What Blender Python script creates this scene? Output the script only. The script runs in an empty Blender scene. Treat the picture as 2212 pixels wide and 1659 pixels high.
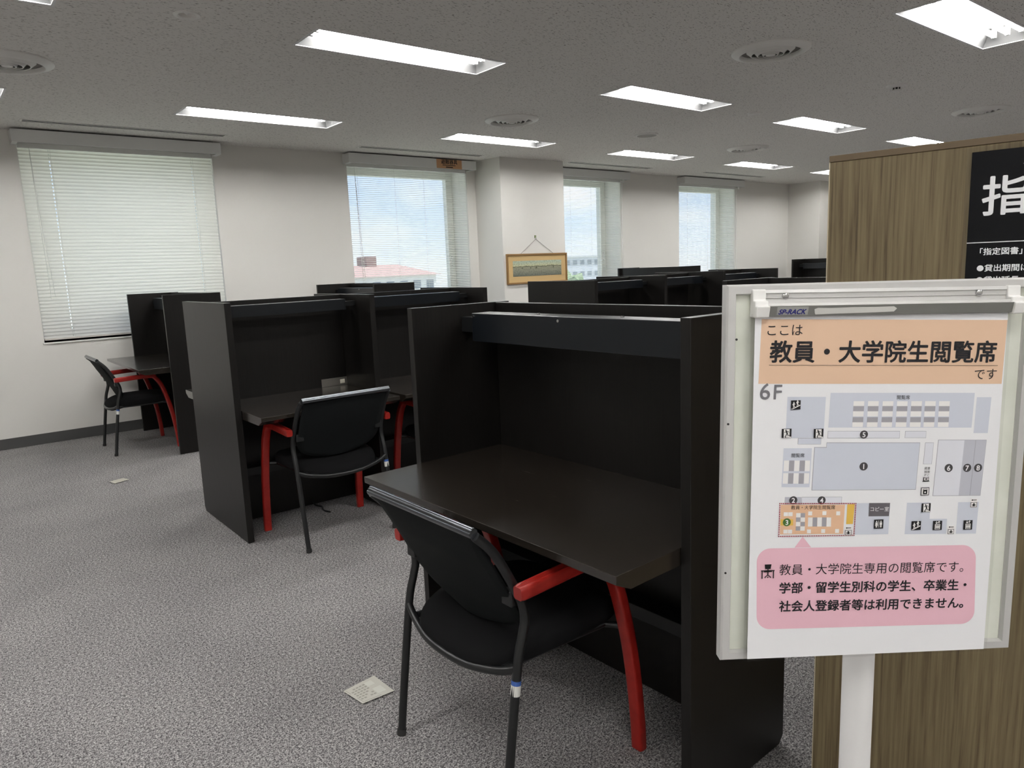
import bpy, bmesh, math, random
from mathutils import Vector, Matrix
random.seed(4)
SC=bpy.context.scene; COL=SC.collection
R=math.radians
# ---------------------------------------------------------------- helpers
def lin(r,g,b):
    f=lambda c:(c/255/12.92) if c/255<=.04045 else ((c/255+.055)/1.055)**2.4
    return (f(r),f(g),f(b),1)
MATS={}
def mat(name,col,rough=.5,metal=0,spec=.5,coat=0):
    m=bpy.data.materials.new(name); m.use_nodes=True
    b=m.node_tree.nodes['Principled BSDF']
    b.inputs['Base Color'].default_value=col; b.inputs['Roughness'].default_value=rough
    b.inputs['Metallic'].default_value=metal; b.inputs['Specular IOR Level'].default_value=spec
    b.inputs['Coat Weight'].default_value=coat
    MATS[name]=m; return m
def N(m,t,**k):
    n=m.node_tree.nodes.new(t)
    for a,v in k.items(): setattr(n,a,v)
    return n
def L(m,a,b): m.node_tree.links.new(a,b)
def bsdf(m): return m.node_tree.nodes['Principled BSDF']
def noise(m,scale,detail=3,vec=None,rough=.5,dim='3D'):
    n=N(m,'ShaderNodeTexNoise'); n.noise_dimensions=dim
    n.inputs['Scale'].default_value=scale; n.inputs['Detail'].default_value=detail; n.inputs['Roughness'].default_value=rough
    if vec: L(m,vec,n.inputs['Vector'])
    return n
def objcoord(m,scale=(1,1,1)):
    t=N(m,'ShaderNodeTexCoord'); mp=N(m,'ShaderNodeMapping'); mp.inputs['Scale'].default_value=scale
    L(m,t.outputs['Object'],mp.inputs['Vector']); return mp.outputs['Vector']
def worldcoord(m,scale=(1,1,1)):
    t=N(m,'ShaderNodeNewGeometry'); mp=N(m,'ShaderNodeMapping'); mp.inputs['Scale'].default_value=scale
    L(m,t.outputs['Position'],mp.inputs['Vector']); return mp.outputs['Vector']
def ramp(m,fac,stops):
    r=N(m,'ShaderNodeValToRGB'); e=r.color_ramp.elements
    while len(e)<len(stops): e.new(.5)
    for i,(p,c) in enumerate(stops): e[i].position=p; e[i].color=c
    L(m,fac,r.inputs['Fac']); return r.outputs['Color']
def bump(m,h,strength=.2,dist=.002):
    b=N(m,'ShaderNodeBump'); b.inputs['Strength'].default_value=strength; b.inputs['Distance'].default_value=dist
    L(m,h,b.inputs['Height']); L(m,b.outputs['Normal'],bsdf(m).inputs['Normal'])

class MB:
    """collects shapes into ONE mesh object"""
    def __init__(s): s.v=[];s.f=[];s.mi=[];s.m=0
    def add(s,vs,fs):
        o=len(s.v); s.v+= [tuple(v) for v in vs]
        for f in fs: s.f.append([i+o for i in f]); s.mi.append(s.m)
        return s
    def box(s,a,b):
        x0,y0,z0=a;x1,y1,z1=b
        return s.add([(x0,y0,z0),(x1,y0,z0),(x1,y1,z0),(x0,y1,z0),(x0,y0,z1),(x1,y0,z1),(x1,y1,z1),(x0,y1,z1)],
          [(0,3,2,1),(4,5,6,7),(0,1,5,4),(1,2,6,5),(2,3,7,6),(3,0,4,7)])
    def prism(s,poly,a,b,axis='x'):
        """extrude a 2D polygon between a and b along an axis"""
        def P(p,t): return {'x':(t,p[0],p[1]),'y':(p[0],t,p[1]),'z':(p[0],p[1],t)}[axis]
        n=len(poly)
        return s.add([P(p,a) for p in poly]+[P(p,b) for p in poly],[tuple(range(n))[::-1],tuple(range(n,2*n))]+[(i,(i+1)%n,n+(i+1)%n,n+i) for i in range(n)])
    def tube(s,pts,r,seg=12,cap=True,rx=None):
        pts=[Vector(p) for p in pts]; n=len(pts); vs=[];fs=[]
        T=[(pts[min(i+1,n-1)]-pts[max(i-1,0)]).normalized() for i in range(n)]
        up=Vector((0,0,1)) if abs(T[0].z)<.9 else Vector((1,0,0))
        u=T[0].cross(up).normalized()
        for i in range(n):
            u=(u-T[i]*u.dot(T[i])).normalized(); w=T[i].cross(u)
            ri=r[i] if isinstance(r,(list,tuple)) else r
            for k in range(seg):
                a=2*math.pi*k/seg; vs.append(pts[i]+u*(math.cos(a)*ri)+w*(math.sin(a)*ri*(rx or 1)))
        for i in range(n-1):
            for k in range(seg): fs.append((i*seg+k,i*seg+(k+1)%seg,(i+1)*seg+(k+1)%seg,(i+1)*seg+k))
        if cap: fs+= [tuple(range(seg))[::-1],tuple(range((n-1)*seg,n*seg))]
        return s.add(vs,fs)
    def lathe(s,prof,c=(0,0,0),seg=40):
        n=len(prof);vs=[];fs=[]
        for k in range(seg):
            a=2*math.pi*k/seg
            for r,z in prof: vs.append((c[0]+r*math.cos(a),c[1]+r*math.sin(a),c[2]+z))
        for k in range(seg):
            for i in range(n-1):
                q=[k*n+i,((k+1)%seg)*n+i,((k+1)%seg)*n+i+1,k*n+i+1]; fs.append(q)
        return s.add(vs,fs)
    def build(s,name,mats,parent=None,bevel=0,smooth=False,merge=False):
        me=bpy.data.meshes.new(name); me.from_pydata(s.v,[],s.f)
        if not isinstance(mats,(list,tuple)): mats=[mats]
        for m in mats: me.materials.append(m)
        me.polygons.foreach_set('material_index',s.mi)
        if smooth: me.polygons.foreach_set('use_smooth',[True]*len(me.polygons))
        bm=bmesh.new(); bm.from_mesh(me)
        if merge: bmesh.ops.remove_doubles(bm,verts=bm.verts,dist=1e-5)
        bmesh.ops.recalc_face_normals(bm,faces=bm.faces); bm.to_mesh(me); bm.free()
        o=bpy.data.objects.new(name,me); COL.objects.link(o)
        if parent: o.parent=parent
        if bevel:
            b=o.modifiers.new('edge','BEVEL'); b.width=bevel; b.segments=2; b.limit_method='ANGLE'; b.angle_limit=R(40)
        if smooth:
            # smooth by angle through sharp edges
            bm=bmesh.new(); bm.from_mesh(me)
            for e in bm.edges:
                if len(e.link_faces)==2 and e.calc_face_angle(0)>R(38): e.smooth=False
            bm.to_mesh(me); bm.free()
        return o
def thing(name,label,cat,loc=(0,0,0),rz=0,group=None):
    o=bpy.data.objects.new(name,None); COL.objects.link(o); o.location=loc; o.rotation_euler=(0,0,rz); o.empty_display_size=.1
    o['label']=label; o['category']=cat
    if group: o['group']=group
    return o
def tag(o,label,cat,group=None):
    o['label']=label; o['category']=cat
    if group: o['group']=group
    return o
def struct(o): o['kind']='structure'; return o
def kids(o): return [c for c in bpy.data.objects if c.parent==o]
def copy_tree(root,label,loc,rz,group=None):
    r=root.copy(); COL.objects.link(r); r.location=loc; r.rotation_euler=(0,0,rz); r['label']=label
    if group: r['group']=group
    for c in kids(root):
        d=c.copy(); COL.objects.link(d); d.parent=r
        for g in kids(c):
            e=g.copy(); COL.objects.link(e); e.parent=d
    return r
def text_mesh(body,offset=0,shear=0):
    c=bpy.data.curves.new('lettering','FONT'); c.body=body; c.size=1; c.offset=offset; c.shear=shear; c.resolution_u=4
    o=bpy.data.objects.new('lettering',c); COL.objects.link(o); bpy.context.view_layer.update()
    me=bpy.data.meshes.new_from_object(o.evaluated_get(bpy.context.evaluated_depsgraph_get()))
    vs=[v.co.copy() for v in me.vertices]; fs=[tuple(p.vertices) for p in me.polygons]
    bpy.data.objects.remove(o); bpy.data.curves.remove(c); bpy.data.meshes.remove(me)
    return vs,fs

# ---------------------------------------------------------------- materials
WALL=mat('wall_paint',lin(225,223,218),.85,spec=.2)
n=noise(WALL,160,2,worldcoord(WALL)); bump(WALL,n.outputs['Fac'],.08,.001)
CEIL=mat('ceiling_board',lin(226,224,220),.95,spec=.1)
v=worldcoord(CEIL,(46,150,1)); n=noise(CEIL,1,2,v,.6)
v2=worldcoord(CEIL,(1,1,1)); n2=noise(CEIL,1.3,2,v2)
L(CEIL,ramp(CEIL,n.outputs['Fac'],[(0.0,lin(110,107,102)),(.33,lin(136,133,128)),(.39,lin(228,226,222)),(1,lin(232,230,226))]),bsdf(CEIL).inputs['Base Color'])
bump(CEIL,n.outputs['Fac'],.25,.002)
CARP=mat('carpet_loop',lin(140,138,138),1,spec=.05)
v=worldcoord(CARP); n=noise(CARP,210,2,v,.6); n3=noise(CARP,95,2,v); n2=noise(CARP,2.2,3,v)
mx=N(CARP,'ShaderNodeMath',operation='MULTIPLY_ADD'); L(CARP,n3.outputs['Fac'],mx.inputs[0]); mx.inputs[1].default_value=.45; L(CARP,n.outputs['Fac'],mx.inputs[2])
c1=ramp(CARP,mx.outputs[0],[(.48,lin(40,39,40)),(.65,lin(106,104,105)),(.78,lin(160,157,156)),(.92,lin(204,201,199))])
mm=N(CARP,'ShaderNodeMixRGB',blend_type='MULTIPLY'); mm.inputs['Fac'].default_value=.35
L(CARP,c1,mm.inputs['Color1']); L(CARP,ramp(CARP,n2.outputs['Fac'],[(.35,(.62,.62,.64,1)),(.65,(1,1,1,1))]),mm.inputs['Color2'])
L(CARP,mm.outputs['Color'],bsdf(CARP).inputs['Base Color']); bump(CARP,mx.outputs[0],.6,.004)
DARK=mat('black_stained_wood',lin(31,28,26),.42,spec=.36)
def grain(m,a,b,scale,r0,r1,bs=.05):
    v=objcoord(m,scale); n=noise(m,1,4,v,.6)
    L(m,ramp(m,n.outputs['Fac'],[(.3,a),(.7,b)]),bsdf(m).inputs['Base Color'])
    rr=N(m,'ShaderNodeMapRange'); rr.inputs['To Min'].default_value=r0; rr.inputs['To Max'].default_value=r1
    L(m,n.outputs['Fac'],rr.inputs['Value']); L(m,rr.outputs['Result'],bsdf(m).inputs['Roughness']); bump(m,n.outputs['Fac'],bs,.001)
grain(DARK,lin(15,13,12),lin(24,22,20),(160,160,6),.33,.42)
TOPM=mat('black_tabletop',lin(36,32,28),.3,spec=.5,coat=.6); bsdf(TOPM).inputs['Coat Roughness'].default_value=.16
grain(TOPM,lin(32,28,24),lin(41,36,31),(7,150,150),.20,.30,.02)
EDGE=mat('tabletop_edge',lin(44,40,36),.35)
NAVY=mat('navy_light_housing',lin(15,19,24),.30,spec=.5)
STEELB=mat('black_steel',lin(22,23,24),.38,spec=.5)
FABB=mat('black_seat_fabric',lin(22,22,23),.95,spec=.1); n=noise(FABB,900,2,objcoord(FABB)); bump(FABB,n.outputs['Fac'],.3,.001)
MESHB=mat('black_back_mesh',lin(17,20,21),.8,spec=.2); n=noise(MESHB,1200,1,objcoord(MESHB)); bump(MESHB,n.outputs['Fac'],.3,.001)
RAILM=mat('brushed_black_rail',lin(104,107,111),.24,metal=1)
RED=mat('red_plastic',lin(150,34,28),.30,spec=.5); n=noise(RED,30,3,objcoord(RED)); L(RED,ramp(RED,n.outputs['Fac'],[(.3,lin(146,30,25)),(.7,lin(162,40,33))]),bsdf(RED).inputs['Base Color'])
GREYP=mat('baseboard_vinyl',lin(72,72,72),.55); 
WHT=mat('white_metal',lin(226,226,226),.45)
WHT2=mat('white_plastic',lin(232,231,228),.4)
REFL=mat('reflector_greyed',lin(96,96,96),.6,spec=.2); REFS=mat('reflector_side_greyed',lin(104,104,104),.6,spec=.1)  # white enamel coloured grey to dim its glare beside the tubes
VENT=mat('vent_paint',lin(232,231,227),.35); VDARK=mat('vent_throat',lin(42,41,40),.9); THROAT=mat('diffuser_throat_shade',lin(120,118,114),.8)
PELM=mat('pelmet_aluminium',lin(224,225,223),.4)
SLAT=mat('blind_slat_cream',lin(240,238,232),.42,spec=.4); SLAT2=mat('blind_slat_white',lin(236,238,236),.42,spec=.4)
for m_,k in ((SLAT,.48),(SLAT2,.48)):
    t=N(m_,'ShaderNodeBsdfTranslucent'); t.inputs['Color'].default_value=lin(242,240,230); mxx=N(m_,'ShaderNodeMixShader'); mxx.inputs[0].default_value=k
    out=m_.node_tree.nodes['Material Output']; L(m_,bsdf(m_).outputs[0],mxx.inputs[1]); L(m_,t.outputs[0],mxx.inputs[2]); L(m_,mxx.outputs[0],out.inputs['Surface'])
RAILB=mat('blind_bottom_rail',lin(196,191,182),.5)
CORD=mat('blind_cord',lin(222,222,216),.7)
FRAM=mat('window_frame_aluminium',lin(228,228,222),.45)
def clear(name,tint,gl):
    m=mat(name,(1,1,1,1),.05); nt=m.node_tree; out=nt.nodes['Material Output']
    t=N(m,'ShaderNodeBsdfTransparent'); t.inputs['Color'].default_value=tint; g=N(m,'ShaderNodeBsdfGlossy'); g.inputs['Roughness'].default_value=.06
    f=N(m,'ShaderNodeFresnel'); f.inputs['IOR'].default_value=1.4; k=N(m,'ShaderNodeMath',operation='MULTIPLY'); L(m,f.outputs[0],k.inputs[0]); k.inputs[1].default_value=gl
    gg=N(m,'ShaderNodeNewGeometry'); iv=N(m,'ShaderNodeMath',operation='SUBTRACT'); iv.inputs[0].default_value=1; L(m,gg.outputs['Backfacing'],iv.inputs[1]); k2=N(m,'ShaderNodeMath',operation='MULTIPLY'); L(m,k.outputs[0],k2.inputs[0]); L(m,iv.outputs[0],k2.inputs[1])
    x=N(m,'ShaderNodeMixShader'); L(m,k2.outputs[0],x.inputs[0]); L(m,t.outputs[0],x.inputs[1]); L(m,g.outputs[0],x.inputs[2]); L(m,x.outputs[0],out.inputs['Surface']); return m
GLASS=clear('window_glass',(.94,.96,.97,1),1.0); LAMI=clear('clear_laminate',(.97,.97,.97,1),.8)
def emit(name,col,s):
    m=mat(name,col); b=bsdf(m); b.inputs['Emission Color'].default_value=col; b.inputs['Emission Strength'].default_value=s; return m
TUBE=emit('fluorescent_tube',(1.0,.99,.97,1),42.0)
OAK=mat('oak_laminate',lin(132,112,80),.45,spec=.35)
v=objcoord(OAK,(125,125,3.0)); n=noise(OAK,1,5,v,.62); v2=objcoord(OAK,(22,22,.6)); n2=noise(OAK,1,3,v2)
c1=ramp(OAK,n.outputs['Fac'],[(.30,lin(70,58,41)),(.43,lin(104,91,67)),(.60,lin(120,107,80)),(.8,lin(130,117,89))])
mm=N(OAK,'ShaderNodeMixRGB',blend_type='MULTIPLY'); mm.inputs['Fac'].default_value=.3; L(OAK,c1,mm.inputs['Color1']); L(OAK,ramp(OAK,n2.outputs['Fac'],[(.35,(.72,.72,.70,1)),(.65,(1,1,1,1))]),mm.inputs['Color2'])
L(OAK,mm.outputs['Color'],bsdf(OAK).inputs['Base Color']); bump(OAK,n.outputs['Fac'],.25,.001)
OAKE=mat('oak_edge_band',lin(96,80,58),.5)
BOARD=mat('board_white',lin(222,224,212),.4); n=noise(BOARD,14,4,objcoord(BOARD)); L(BOARD,ramp(BOARD,n.outputs['Fac'],[(.3,lin(212,215,202)),(.7,lin(226,228,217))]),bsdf(BOARD).inputs['Base Color'])
ALU=mat('brushed_aluminium',lin(205,204,202),.38,metal=.35)
ALUD=mat('grey_clip_face',lin(136,136,132),.35,metal=.5)
CHR=mat('chrome_screw',lin(200,200,200),.18,metal=1)
POLE=mat('white_pole_paint',lin(224,223,222),.5); n=noise(POLE,60,4,objcoord(POLE,(1,1,.5))); bump(POLE,n.outputs['Fac'],.15,.002)
PAPER=mat('paper_white',lin(232,232,234),.55,spec=.35)
INKS={k:mat('print_'+k,lin(*c),.55,spec=.35) for k,c in dict(peach=(222,188,160),map_blue=(202,206,217),map_grey=(160,158,164),map_white=(234,232,230),map_dark=(96,92,97),line=(150,150,158),map_pale=(219,220,227),map_mid=(186,187,196),orange=(224,183,150),yellow=(222,182,84),pink=(229,183,196),ink=(28,27,31),grey_ink=(112,111,115),white_ink=(236,234,236),circle=(66,64,66),green=(74,110,52),red_dot=(150,38,50),black=(20,19,20)).items()}
SIGNB=mat('sign_black',lin(9,10,15),.25,spec=.22)
SWHT=mat('sign_white_print',lin(236,236,238),.5)
H=2.7566; W=7.7248
# ================================================================ room shell
LX=1.31; LY=.325
rowA=[(-.65,4.09),(1.88,4.09),(4.42,4.09),(6.90,4.09),(9.40,4.09)]
rowB=[(-.70,6.31),(1.79,6.31),(4.36,6.31),(6.82,6.31),(9.25,6.31),(11.62,6.31)]
rowZ=[(-3.10,1.845),(-.60,1.845),(1.95,1.845),(4.49,1.845),(7.05,1.845)]  # one fixture in view; the others added unseen to light the room
rowY=[(-3.10,-.38),(-.60,-.38),(1.95,-.38),(4.49,-.38)]  # unseen row added to light the room
rowX=[(-3.10,-2.6),(-.60,-2.6),(1.95,-2.6)]  # unseen row added behind the camera to light the sign board
rowW=[(-3.10,-4.8),(-.60,-4.8),(1.95,-4.8)]  # further unseen row added for front light on the board
LIGHTS=rowA+rowB+rowZ+rowY+rowX+rowW
RX0,RX1,RY0,RY1=-4.2,13.7,-6.0,W
EM=(1.232,4.07)
holes=[(x,y-LY/2,x+LX,y+LY/2) for x,y in LIGHTS]+[(EM[0]-.042,EM[1]-.042,EM[0]+.042,EM[1]+.042)]
def cellgrid(xs,ys,holes):
    xs=sorted(set(round(a,5) for a in xs)); ys=sorted(set(round(a,5) for a in ys)); out=[]
    for i in range(len(xs)-1):
        for j in range(len(ys)-1):
            mx,my=(xs[i]+xs[i+1])/2,(ys[j]+ys[j+1])/2
            if not any(h[0]<mx<h[2] and h[1]<my<h[3] for h in holes): out.append((xs[i],ys[j],xs[i+1],ys[j+1]))
    return out
b=MB()
for x0,y0,x1,y1 in cellgrid([RX0,RX1]+[h[0] for h in holes]+[h[2] for h in holes],[RY0,RY1]+[h[1] for h in holes]+[h[3] for h in holes],holes):
    b.add([(x0,y0,H),(x1,y0,H),(x1,y1,H),(x0,y1,H)],[(0,3,2,1)])
struct(b.build('ceiling',CEIL,merge=True))
struct(MB().box((RX0-.1,RY0-.1,-.1),(RX1+.1,RY1+.5,0)).build('floor',CARP))
WIN=[(.797,2.435),(3.905,5.56),(6.80,8.425),(9.815,11.385)]; WB,WT=.915,2.66; DEP=.42
b=MB()
for x0,z0,x1,z1 in cellgrid([RX0,RX1]+[a for w in WIN for a in w],[-.1,H+.25,WB,WT],[(w[0],WB,w[1],WT) for w in WIN]):
    b.box((x0,W,z0),(x1,W+DEP+.1,z1))
struct(b.build('wall_north',WALL,merge=True))
struct(MB().box((5.697,7.205,0),(6.755,W,H)).build('wall_pillar',WALL))
struct(MB().box((RX0-.1,RY0-.1,-.1),(RX0,RY1,H+.25)).build('wall_west',WALL))
struct(MB().box((RX0,RY0-.1,-.1),(RX1,RY0,H+.25)).build('wall_south',WALL))
struct(MB().box((RX1,RY0-.1,-.1),(RX1+.1,RY1,H+.25)).build('wall_east',WALL))
struct(MB().box((13.12,7.09,0),(RX1,W,H)).build('wall_east_pier',WALL))
struct(MB().box((RX0,W-.006,.001),(5.697,W,.0957)).box((6.755,W-.006,.001),(13.12,W,.0957)).build('baseboard_north',GREYP))
struct(MB().box((5.691,7.199,.001),(6.761,7.205,.0957)).box((5.691,7.205,.001),(5.697,W-.006,.0957)).box((6.755,7.205,.001),(6.761,W-.006,.0957)).build('baseboard_pillar',GREYP))
struct(MB().box((13.114,7.084,.001),(13.12,W-.006,.0957)).box((RX1-.006,RY0,.001),(RX1,7.084,.0957)).build('baseboard_east',GREYP))
for i,(x0,x1) in enumerate(WIN):
    t=bpy.data.objects.new('window_%d'%(i+1),None); COL.objects.link(t); t.location=((x0+x1)/2,W+DEP-.05,WB); struct(t)
    w=(x1-x0)/2; h=WT-WB; f=.09
    b=MB(); y0,y1=-.03,.05
    b.box((-w,y0,0),(-w+f,y1,h)).box((w-f,y0,0),(w,y1,h)).box((-w+f,y0,0),(w-f,y1,f)).box((-w+f,y0,h-f),(w-f,y1,h))
    b.build('window_frame',FRAM,t,bevel=.003)
    MB().box((-w+f,0,f),(w-f,.006,h-f)).build('pane',GLASS,t)
    MB().box((w-f+.03,-.055,.55),(w-f+.045,-.03,.68)).box((w-f+.03,-.04,.55),(w-f+.045,-.03,.56)).build('handle',WHT2,t,bevel=.002)
    MB().box((-w-.012,-DEP+.038,-.014),(w+.012,-.03,0)).build('window_sill',WHT2,t,bevel=.002)
# ================================================================ ceiling fixtures
lab={('A',1):'three tube recessed ceiling light nearest above the carrel with the red armed chair, largest fully visible fixture',}
def make_light():
    t=thing('ceiling_light','x','ceiling light',(0,0,H),0,'recessed three tube ceiling lights')
    b=MB(); d=.10; i=.035; j=.05; x1,y1=LX/2,LY/2
    o=[(-x1,-y1,0),(x1,-y1,0),(x1,y1,0),(-x1,y1,0)]; n=[(-x1+i,-y1+j,d),(x1-i,-y1+j,d),(x1-i,y1-j,d),(-x1+i,y1-j,d)]
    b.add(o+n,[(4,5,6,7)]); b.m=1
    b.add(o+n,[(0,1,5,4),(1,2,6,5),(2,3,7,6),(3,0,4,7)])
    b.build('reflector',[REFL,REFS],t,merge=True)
    b=MB(); e=.014; z0,z1=-.004,0
    b.box((-x1-e,-y1-e,z0),(x1+e,-y1,z1)).box((-x1-e,y1,z0),(x1+e,y1+e,z1)).box((-x1-e,-y1,z0),(-x1,y1,z1)).box((x1,-y1,z0),(x1+e,y1,z1))
    b.build('trim_frame',WHT,t)
    for k in (-1,0,1):
        y=k*.078
        MB().tube([(-.575,y,.052),(.575,y,.052)],.0165,10).build('tube',TUBE,t,smooth=True)
        for xx in (-.60,.578): MB().box((xx,y-.012,.035),(xx+.022,y+.012,.099)).build('lamp_holder',WHT2,t)
    return t
proto=make_light()
LL={('A',0):'ceiling light with only its right tip in view at the top left corner',
('A',1):'largest fully visible ceiling light, nearly above the front carrel',
('A',2):'ceiling light between the largest round diffuser and the picture pillar, second along its row',
('A',3):'ceiling light with a small round sensor just left of it',
('A',4):'ceiling light partly cut off by the top of the oak bookcase panel',
('B',0):'ceiling light with only its right tip in view at the left edge',
('B',1):'long ceiling light in front of the fully closed blind',
('B',2):'ceiling light just below the middle round diffuser, before the pillar',
('B',3):'ceiling light just right of the pillar, in the row along the windows',
('B',4):'small ceiling light below the smallest round diffuser',
('B',5):'farthest ceiling light, peeking out left of the oak bookcase panel',
('Z',2+1):'ceiling light with three separate tubes visible at the top right corner'}
OUT=['left of the camera in the row by the bookcase','straight above the camera in the row by the bookcase','behind the sign stand in the row by the bookcase','x','above the bookcase, right of the view']
for i in (0,1,2,4): LL[('Z',i)]='unseen ceiling light added '+OUT[i]
for r,q in (('Y','first row'),('X','second row'),('W','third row')):
    for i,z in enumerate(('far left','left','middle','right')): LL[(r,i)]='unseen ceiling light added as fill, %s behind the camera, %s'%(q,z)
first=True
for nm,row in (('A',rowA),('B',rowB),('Z',rowZ),('Y',rowY),('X',rowX),('W',rowW)):
    for i,(x,y) in enumerate(row):
        loc=(x+LX/2,y,H)
        if first: proto.location=loc; proto['label']=LL[(nm,i)]; first=False
        else: copy_tree(proto,LL[(nm,i)],loc,0)
def make_vent():
    t=thing('round_air_diffuser','x','air vent',(0,0,H),0,'round ceiling air diffusers')
    MB().lathe([(.248,0),(.247,-.008),(.240,-.014),(.215,-.024),(.203,-.030),(.196,-.030),(.192,-.024),(.190,-.001)],seg=56).build('flange',VENT,t,smooth=True)
    MB().lathe([(.1895,-.0015),(.0,-.0015)],seg=48).build('throat_shade',THROAT,t)  # flat darker disc paints the shade of the duct opening
    for r0,r1,zb in ((.152,.118,-.026),(.110,.078,-.031),(.070,.042,-.034)):
        MB().lathe([(r0,-.003),(r0-.010,-.010),(r1+.006,zb),(r1,zb),(r1+.002,zb+.004),(r0-.014,-.008),(r0-.004,-.003)],seg=48).build('cone_ring',VENT,t,smooth=True)
    MB().lathe([(.032,-.014),(.030,-.033),(.0,-.036)],seg=32).build('hub',VENT,t,smooth=True)
    return t
vp=make_vent()
VL=[((4.52,2.81),'largest round ceiling diffuser, between the largest light and the top right light'),((4.41,5.37),'round ceiling diffuser in the middle of the ceiling, above the light before the pillar'),
 ((.57,5.41),'round ceiling diffuser cut off by the left edge of the photo'),((8.30,2.86),'round ceiling diffuser above the oak bookcase at the right edge'),((8.17,5.37),'smallest far round ceiling diffuser, between the small far lights')]
for i,((x,y),l) in enumerate(VL):
    if i==0: vp.location=(x,y,H); vp['label']=l
    else: copy_tree(vp,l,(x,y,H),0)
def make_slot():
    t=thing('linear_air_slot','x','air vent',(0,0,H),0,'linear air slots by the windows')
    MB().box((-.82,-.045,-.005),(.82,.045,0)).build('slot_frame',VENT,t,bevel=.002)
    for y in (-.028,.012): MB().box((-.80,y,-.0062),(.80,y+.018,-.005)).build('slot',VDARK,t)  # dark strips paint the shade of open slots
    return t
sp=make_slot()
for i,(x,y,l) in enumerate([(1.61,7.23,'long slot vent in front of the closed blind, at far left'),(4.64,7.24,'slot vent above the blind with the orange notice'),(7.67,7.20,'slot vent just right of the pillar'),(10.53,7.16,'farthest slot vent, before the last window')]):
    if i==0: sp.location=(x,y,H); sp['label']=l
    else: copy_tree(sp,l,(x,y,H),0)
t=thing('emergency_downlight','small recessed round downlight near the top left of the ceiling','emergency light',(EM[0],EM[1],H))
MB().lathe([(.066,0),(.064,-.005),(.050,-.007),(.042,-.002),(.041,0)],seg=40).build('ring',VENT,t,smooth=True)
MB().lathe([(.041,-.001),(.036,.022),(.0,.022)],seg=32).build('cone',mat('downlight_cone',lin(226,224,220),.4),t,smooth=True)
MB().lathe([(.014,.022),(.013,.008),(.006,.002),(0,.001)],seg=20).build('bulb',WHT2,t,smooth=True)
t=thing('smoke_detector','white smoke detector with dark slots on the ceiling above the bookcase','smoke detector',(6.38,2.82,H))
MB().lathe([(.078,0),(.076,-.008),(.05,-.018),(.034,-.02),(.030,-.02)],seg=40).build('base',WHT2,t,smooth=True)
b=MB().lathe([(.030,-.02),(.030,-.036)],seg=32); b.build('sensor_chamber',VDARK,t)
b=MB()
for k in range(8):
    a=k*math.pi/4; b.tube([(.031*math.cos(a),.031*math.sin(a),-.019),(.031*math.cos(a),.031*math.sin(a),-.037)],.004,6)
b.build('cage_rib',WHT2,t)
MB().lathe([(.036,-.036),(.036,-.044),(.028,-.050),(0,-.051)],seg=32).build('cap',WHT2,t,smooth=True)
t=thing('heat_sensor','tiny flat round sensor on the ceiling left of the fourth light','detector',(6.29,4.07,H))
MB().lathe([(.062,0),(.060,-.012),(.045,-.018),(.04,-.018)],seg=32).build('base',WHT2,t,smooth=True); MB().lathe([(.04,-.018),(.034,-.012),(0,-.012)],seg=28).build('face',VENT,t,smooth=True)
t=thing('ceiling_speaker','flat round grille on the ceiling between the two lights right of the pillar','speaker',(6.235,5.33,H))
MB().lathe([(.122,0),(.120,-.008),(.108,-.012),(.104,-.012)],seg=40).build('rim',VENT,t,smooth=True); MB().lathe([(.104,-.012),(.1,-.010),(0,-.010)],seg=36).build('grille',mat('speaker_grille',lin(178,176,171),.7),t,smooth=True)
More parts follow.
